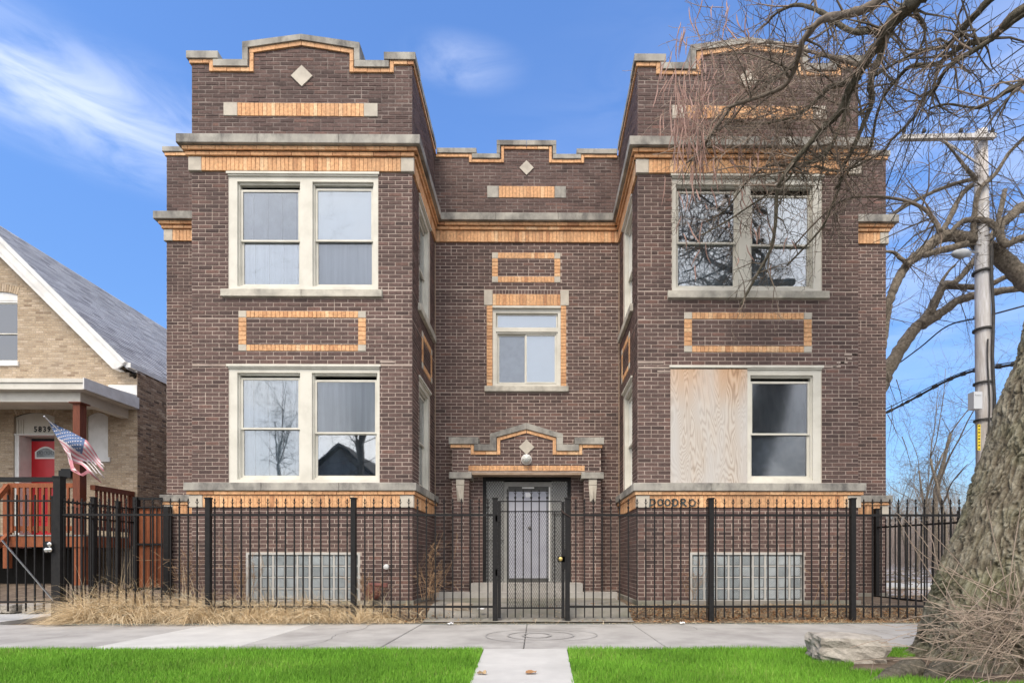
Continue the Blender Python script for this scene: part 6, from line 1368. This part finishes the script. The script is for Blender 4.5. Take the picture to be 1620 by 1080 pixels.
# ================================================================= grass, weeds, stones, litter
def blades_clump(name, cl, rng, material, label):
    mb = MB()
    for (cx_, cy_, n, L, dx, dy, up, sg) in cl:
        for _ in range(n):
            x, y = rng.gauss(cx_, sg), max(7.67, rng.gauss(cy_, sg * .6)); p = Vector((x, y, max(.01, yard_z(x, y)))); d = Vector((dx + rng.gauss(0, .35), dy + rng.gauss(0, .3), up + rng.gauss(0, .25))).normalized(); d.z = abs(d.z) + .1
            l = L * rng.uniform(.5, 1.15); a = rng.uniform(0, 6.28); s = Vector((math.cos(a), math.sin(a), .3)).normalized() * rng.uniform(.002, .0042); k = len(mb.v); t = min(1, max(0, rng.gauss(.62, .25))); g = rng.uniform(.35, .85)
            for i in range(7):
                w_ = 1 - .75 * i / 6; mb.v.append(tuple(p - s * w_)); mb.v.append(tuple(p + s * w_)); p = p + d * l / 6; d = (d + Vector((dx * .15 + rng.gauss(0, .1), dy * .15, -g * .5))).normalized()
                if p.z < .02: p.z = .02 + rng.uniform(0, .02); d.z = abs(d.z) * .2
            for i in range(6): mb.f.append((k + 2 * i, k + 2 * i + 1, k + 2 * i + 3, k + 2 * i + 2)); mb.t.append(t); mb.m.append(0)
    return mb.build(name, material, None, kind='stuff', label=label, category='dry grass')
def blades(name, pts, rng, Lr, wd, lean, material, label, cat, seg=3, flat=.0, tints=(0, 1), parent=None, arch=1.0):
    mb = MB()
    for (x, y, z, hs) in pts:
        L = rng.uniform(*Lr) * hs; a = rng.uniform(0, 6.283); l = abs(rng.gauss(lean[2], lean[3])); d = Vector((math.cos(a) * l + lean[0], math.sin(a) * l + lean[1], 1 - flat)).normalized(); p = Vector((x, y, z)); s = Vector((-math.sin(a), math.cos(a), 0)) * wd * rng.uniform(.6, 1.2); k = len(mb.v); t = rng.uniform(*tints)
        for i in range(seg + 1):
            w_ = 1 - .8 * i / seg; mb.v.append(tuple(p - s * w_)); mb.v.append(tuple(p + s * w_)); p = p + d * L / seg; d = (d + Vector((lean[0] * .5, lean[1] * .5, -.42 * arch))).normalized()
            if p.z < .012: p.z = .012
        for i in range(seg): mb.f.append((k + 2 * i, k + 2 * i + 1, k + 2 * i + 3, k + 2 * i + 2)); mb.t.append(t); mb.m.append(0)
    return mb.build(name, material, parent, kind='stuff', label=label, category=cat)
rg = random.Random(9)
def clumps(xa, xb, ya, yb, nc, per, sig, hs):
    out = []
    for _ in range(nc):
        cx_, cy_ = rg.uniform(xa, xb), rg.uniform(ya, yb); h = rg.uniform(*hs)
        for _ in range(per): x, y = rg.gauss(cx_, sig), rg.gauss(cy_, sig * .7); out.append((x, max(y, 7.68), max(.01, yard_z(x, y)), h))
    return out
XF = lambda px: XA(px, YF)
def clist(xa, xb, n, per, Ls, ups):
    return [(rg.uniform(xa, xb), rg.uniform(7.72, 8.12), per, rg.uniform(*Ls), rg.choice((-1, 1)) * rg.uniform(.2, .9), -rg.uniform(.1, .7), rg.uniform(*ups), rg.uniform(.03, .09)) for _ in range(n)]
blades_clump('dry_grass', clist(XF(122), XF(235), 52, 64, (.45, .85), (.55, 1.6)) + clist(XF(235), XF(335), 32, 60, (.38, .72), (.45, 1.5)) + [(XF(p), 7.75, 70, .42, -.8, -.3, .35, .06) for p in (112, 120, 132, 145)], rg, 'straw', 'tall matted straw coloured grass in front of the left fence end')
blades_clump('dry_grass', clist(XF(325), XF(620), 80, 58, (.32, .65), (.5, 1.5)), rg, 'straw', 'shorter straw coloured grass under the left basement window')
if 0: blades('dry_grass', clumps(XF(112), XF(330), 7.74, 8.25, 44, 120, .08, (.8, 1.15)) + clumps(XF(150), XF(250), 7.72, 7.95, 16, 130, .08, (1.0, 1.35)), rg, (.30, .75), .0034, (.12, -.22, .3, .45), 'straw', 'tall matted straw coloured grass in front of the left fence end', 'dry grass', seg=5, tints=(.2, 1))
if 0: blades('dry_grass', clumps(XF(325), XF(625), 7.74, 8.15, 42, 90, .07, (.6, 1.0)), rg, (.25, .52), .0032, (.04, -.22, .3, .45), 'straw', 'shorter straw coloured grass under the left basement window', 'dry grass', seg=4, tints=(.1, 1))
blades('dry_stalks', [(rg.gauss(XF(p), .1), rg.uniform(7.9, 8.3), .1, s) for p, s, n in ((160, 1.0, 22), (215, .9, 18), (280, 1.0, 20), (400, .9, 26), (430, .7, 15), (300, 1.2, 14), (490, .8, 12), (560, .7, 14), (600, .8, 12)) for _ in range(n)], rg, (.4, .8), .0028, (0, 0, .35, .3), 'straw', 'thin dry stalks standing up through the left fence', 'dry weeds', seg=6, arch=.55, tints=(.3, 1))
def strewn(xa, xb, ya, yb, n, test=None):
    out = []
    while len(out) < n:
        x, y = rg.uniform(xa, xb), rg.uniform(ya, yb)
        if mn.noise((x * 2.2, y * 3, 5)) + rg.uniform(-.5, .5) > -.1: out.append((x, y, max(.012, yard_z(x, y) + .006), 1))
    return out
blades('straw_litter', strewn(XF(1000), XF(1500), 7.70, 8.5, 6500), rg, (.04, .15), .0035, (0, -.1, 1.5, .6), 'straw', 'flattened straw and leaves along the right fence', 'dry grass', seg=2, flat=.75, tints=(0, .9))
blades('straw_litter', strewn(XF(560), XF(690), 7.70, 8.5, 1700) + strewn(XF(690), XF(900), 7.70, 8.2, 500) + strewn(6.8, 9.5, 8.5, 11, 1500), rg, (.04, .14), .0035, (0, -.1, 1.5, .6), 'straw', 'scattered straw round the walk gate and side fence', 'dry grass', seg=2, flat=.75, tints=(0, .9))
blades('straw_litter', strewn(XF(100), XF(1480), 7.50, 7.72, 900), rg, (.03, .10), .003, (0, -.1, 1.5, .6), 'straw', 'stray straw bits blown onto the back edge of the sidewalk', 'dry grass', seg=2, flat=.8, tints=(0, .9))
# leaves blown against the fences: small curled faces
lf_ = MB()
for _ in range(2600):
    u = rg.random(); x, y = (rg.uniform(XF(1000), XF(1480)), rg.uniform(7.72, 8.4)) if u < .55 else ((rg.uniform(XF(560), XF(1000)), rg.uniform(7.75, 8.6)) if u < .8 else (rg.uniform(6.8, 11), rg.uniform(8, 13)))
    z = max(.02, yard_z(x, y) + .012); a = rg.uniform(0, 6.28); s = rg.uniform(.012, .032); c_, s_ = math.cos(a) * s, math.sin(a) * s; k = len(lf_.v)
    lf_.v += [(x - c_, y - s_, z), (x + s_ * .6, y - c_ * .6, z + rg.uniform(0, .02)), (x + c_, y + s_, z + rg.uniform(0, .01)), (x - s_ * .6, y + c_ * .6, z + rg.uniform(0, .02))]; lf_.f.append((k, k + 1, k + 2, k + 3)); lf_.t.append(.5); lf_.m.append(0)
lf_.build('fallen_leaves', 'dead_leaf', None, kind='stuff', label='small brown leaves blown along the fences', category='leaves')
# the green lawn, blade by blade
tb = MB(); tc_ = (4.05, 4.75); n_b = 0; V_, F_, T_ = [], [], []
rl = random.Random(4)
while n_b < 150000:
    y = rl.uniform(3.75, YSW0 + .045); x = rl.uniform(-1.06 * y, .98 * y)
    if pe(0, y) - .01 + .02 * mn.noise((y * 9, 0, 0)) < x < pe(1, y) + .01 + .02 * mn.noise((y * 9, 4, 0)): continue
    if y > YSW0 + .012 + .035 * mn.noise((x * 6, 1, 0)): continue
    dx, dy = (x - 3.75) / 1.0, (y - 4.55) / .62
    if dx * dx + dy * dy < 1 + .5 * mn.noise((x * 3, y * 3, 0)): continue
    h = rl.uniform(.022, .05) * (1 + .35 * mn.noise((x * 1.3, y * 1.3, 2))); a = rl.uniform(0, 6.283); w_ = rl.uniform(.0016, .0034); l = rl.uniform(.1, .7) * h; e = rl.uniform(0, 6.283); k = len(V_)
    ca, sa = math.cos(a) * w_, math.sin(a) * w_
    V_ += [(x - ca, y - sa, -.004), (x + ca, y + sa, -.004), (x + math.cos(e) * l, y + math.sin(e) * l, h)]; F_.append((k, k + 1, k + 2)); n_b += 1
    T_.append(max(0, min(1, .5 + .32 * mn.noise((x * .9, y * 1.6, 7)) + rl.gauss(0, .2) + (.35 if rl.random() < .03 else 0))))
tb.v, tb.f, tb.t, tb.m = V_, F_, T_, [0] * len(F_)
tb.build('grass', 'grass_blade', None, kind='stuff', label='bright green mown grass of the parkway strips', category='grass')
mb = MB(); n = 40; mb.v.append((3.75, 4.55, .02))
for i in range(n): a = 2 * math.pi * i / n; rr_ = 1 + .12 * mn.noise((math.cos(a) * 2, math.sin(a) * 2, 0)); mb.v.append((3.75 + 1.12 * rr_ * math.cos(a), 4.55 + .70 * rr_ * math.sin(a), -.002))
for i in range(n): mb.f.append((0, 1 + i, 1 + (i + 1) % n)); mb.t.append(.5); mb.m.append(0)
struct(mb, 'bare_earth', 'soil')
# broken slab of stone lying on the grass
def rock(name, label, c, sx, sy, sz, seed, material='rock', flat=.55, sub=5, jag=.16, tilt=0, cat='stone'):
    import bmesh
    bm = bmesh.new(); bmesh.ops.create_cube(bm, size=1); bmesh.ops.subdivide_edges(bm, edges=bm.edges[:], cuts=9, use_grid_fill=True)
    for v in bm.verts:
        q = v.co.copy(); q = q.lerp(q.normalized() * .62, .28); n1 = mn.fractal(q * 3 + Vector((seed, 0, 0)), 1, 2, 4); d_, _ = mn.voronoi(q * 3.2 + Vector((seed, 2, 1)))
        side = 1 - min(1, max(0, (q.z - .3) * 8)) * flat; q *= 1 + jag * n1 * side + .10 * (d_[0] - .4) * side; v.co = (q.x * sx, q.y * sy, q.z * sz)
    me = bpy.data.meshes.new(name); bm.to_mesh(me); bm.free(); me.materials.append(M[material]); o = bpy.data.objects.new(name, me); C.objects.link(o); o.location = c; o.rotation_euler = (rad(3), rad(tilt), rad(-8)); return tag(o, label, cat)
rc = at(1338, 1034, 4.95); rock('rock', 'pale flat topped broken stone block on the grass by the big tree', (rc.x, 4.95, .085), .60, .36, .29, 3, tilt=2)
sc_ = at(727, 962, 8.35); rock('rock', 'small rounded tan stone behind the fence left of the gate', (sc_.x, 8.35, .14), .38, .3, .2, 9, 'tan_mortar', sub=4)
for i, px in enumerate((8, 22, 40, 62, 80)): p = at(px, 945, 9.0); rock('rock', ['farthest left', 'second', 'middle', 'fourth', 'farthest right'][i] + ' of five flat edging stones in a row before the house porch', (p.x, 9.0 + R.uniform(-.1, .2), .12), .26, .2, .13, 20 + i)['group'] = 'flat edging stones under the porch of the house'
# dried weeds in the corners
def weed(px, py, Y, h, n, label, seed, wid=.12):
    rw = random.Random(seed); p = at(px, py, Y); mb = MB()
    for _ in range(n): grow(mb, rw, Vector((p.x + rw.gauss(0, wid * .5), Y + rw.gauss(0, .05), max(.03, p.z))), Vector((rw.gauss(0, .25), rw.gauss(0, .1), 1)), h * rw.uniform(.5, 1.1), .004, 2, droop=.0, kink=.22, kids=3.5)
    o = mb.build('dried_weed', 'straw_stem', None); tag(o, label, 'weed'); o['kind'] = 'stuff'; return o
mat('straw_stem', (0.42, 0.28, 0.17), (0.30, 0.19, 0.11), rough=.9)
weed(685, 945, 8.75, .75, 9, 'tall dried weed in the inner corner by the left bay', 1)
weed(676, 948, 8.5, .4, 8, 'low dried weed in front of the left bay corner', 2)
weed(295, 940, 8.5, .6, 10, 'tan dried weed before the left corner of the building', 3)
weed(385, 948, 8.45, .55, 10, 'dried weed leaning over the left end of the left basement window', 4)
weed(1100, 948, 8.5, .5, 5, 'sparse dried weed at the left end of the right basement window', 5)
weed(1300, 955, 8.3, .65, 5, 'thin dried weed right of the right basement window', 6, .3)
weed(580, 950, 8.4, .35, 12, 'dark dried weed beside the red standpipe', 7)
# climbing dead vine on the right bay's basement wall
# litter
def scrap(px, py, Y, s, name, label, material, seed):
    rs_ = random.Random(seed); p = at(px, py, Y); mb = MB(); n = 5; z0 = max(.012, p.z if Y > 7.7 else .012)
    for j in range(n):
        for i in range(n): mb.v.append(((i - 2) * s / 4 + rs_.gauss(0, s * .05), (j - 2) * s / 4 * .7, z0 + abs(rs_.gauss(0, s * .16))))
    for j in range(n - 1):
        for i in range(n - 1): k = j * n + i; mb.f.append((k, k + 1, k + n + 1, k + n)); mb.t.append(.5); mb.m.append(0)
    o = mb.build(name, material, None); o.location = (p.x, Y, 0); tag(o, label, 'leaf' if 'leaf' in name else 'litter')
scrap(712, 987, 7.62, .09, 'paper_scrap', 'crumpled white paper scrap on the sidewalk edge left of the gate', 'litter_white', 1)
scrap(1080, 984, 7.66, .07, 'paper_scrap', 'small white paper scrap at the sidewalk edge right of the gate', 'litter_white', 2)
scrap(761, 963, 8.0, .10, 'paper_scrap', 'white wrapper behind the fence beside the gate post', 'litter_white', 3)
scrap(840, 1066, 4.34, .08, 'dead_leaf', 'curled brown leaf in the middle of the pale walk', 'dead_leaf', 4)
scrap(762, 1067, 4.32, .07, 'dead_leaf', 'pale dry leaf at the left edge of the walk', 'plywood_edge', 5)
scrap(204, 975, 7.72, .14, 'cloth_scrap', 'black rag lying in the tall dry grass', 'black_plastic', 6)

# ================================================================= across the street: what the windows mirror
OH = thing('gabled_house', 'grey gabled house across the street, seen mirrored in the lower left windows', 'house', (-14.4, -22, 0))
mb = MB(); mb.prism([(-4.5, 0), (4.5, 0), (4.5, 5.0), (0, 9.0), (-4.5, 5.0)], -34, -22, lambda u, v, w: (-14.4 + u, w, v)); mb.build('wall', 'stucco', OH)
for s in (-1, 1): mb = MB(); mb.prism([(s * 5.1, 4.62), (0, 9.2), (0, 9.4), (s * 5.1, 4.82)], -34.3, -21.6, lambda u, v, w: (-14.4 + u, w, v)); mb.build('roof', 'asphalt', OH)
for (a, z, w_, h_) in ((-2, 1.5, 1.2, 1.7), (2, 1.5, 1.2, 1.7), (0, 5.2, 1.3, 1.5)): mb = MB(); mb.b3(-14.4 + a - w_ / 2, -14.4 + a + w_ / 2, -22, -21.93, z, z + h_); wn = mb.build('window', 'white_paint', OH); mb = MB(); mb.b3(-14.4 + a - w_ / 2 + .08, -14.4 + a + w_ / 2 - .08, -21.93, -21.91, z + .08, z + h_ - .08); mb.build('pane', 'shade_dark', wn)
mb = MB(); mb.b3(-13.3, -12.3, -22, -21.92, .3, 2.4) ; mb.build('front_door', 'redwood', OH)
r4 = random.Random(8)
for (x, y, h, lab) in ((-9.5, -11, 16, 'bare street tree across the road mirrored in the left windows'), (9.0, -10, 16, 'bare street tree across the road mirrored in the right windows'), (-15, -15, 13, 'bare tree in front of the grey house across the road'), (14.5, -12, 15, 'bare tree farthest right across the road')):
    bare_tree('bare_tree', lab, x, y, 0, h, .26, r4, fork=4, tw_r=.03, dens=1.3)

# ---------------------------------------------------------------- every thing's Empty sits at its base; its parts stay where they were built
for t_ in THINGS:
    for c_ in t_.children: c_.matrix_parent_inverse = Matrix.Translation(-t_.location)
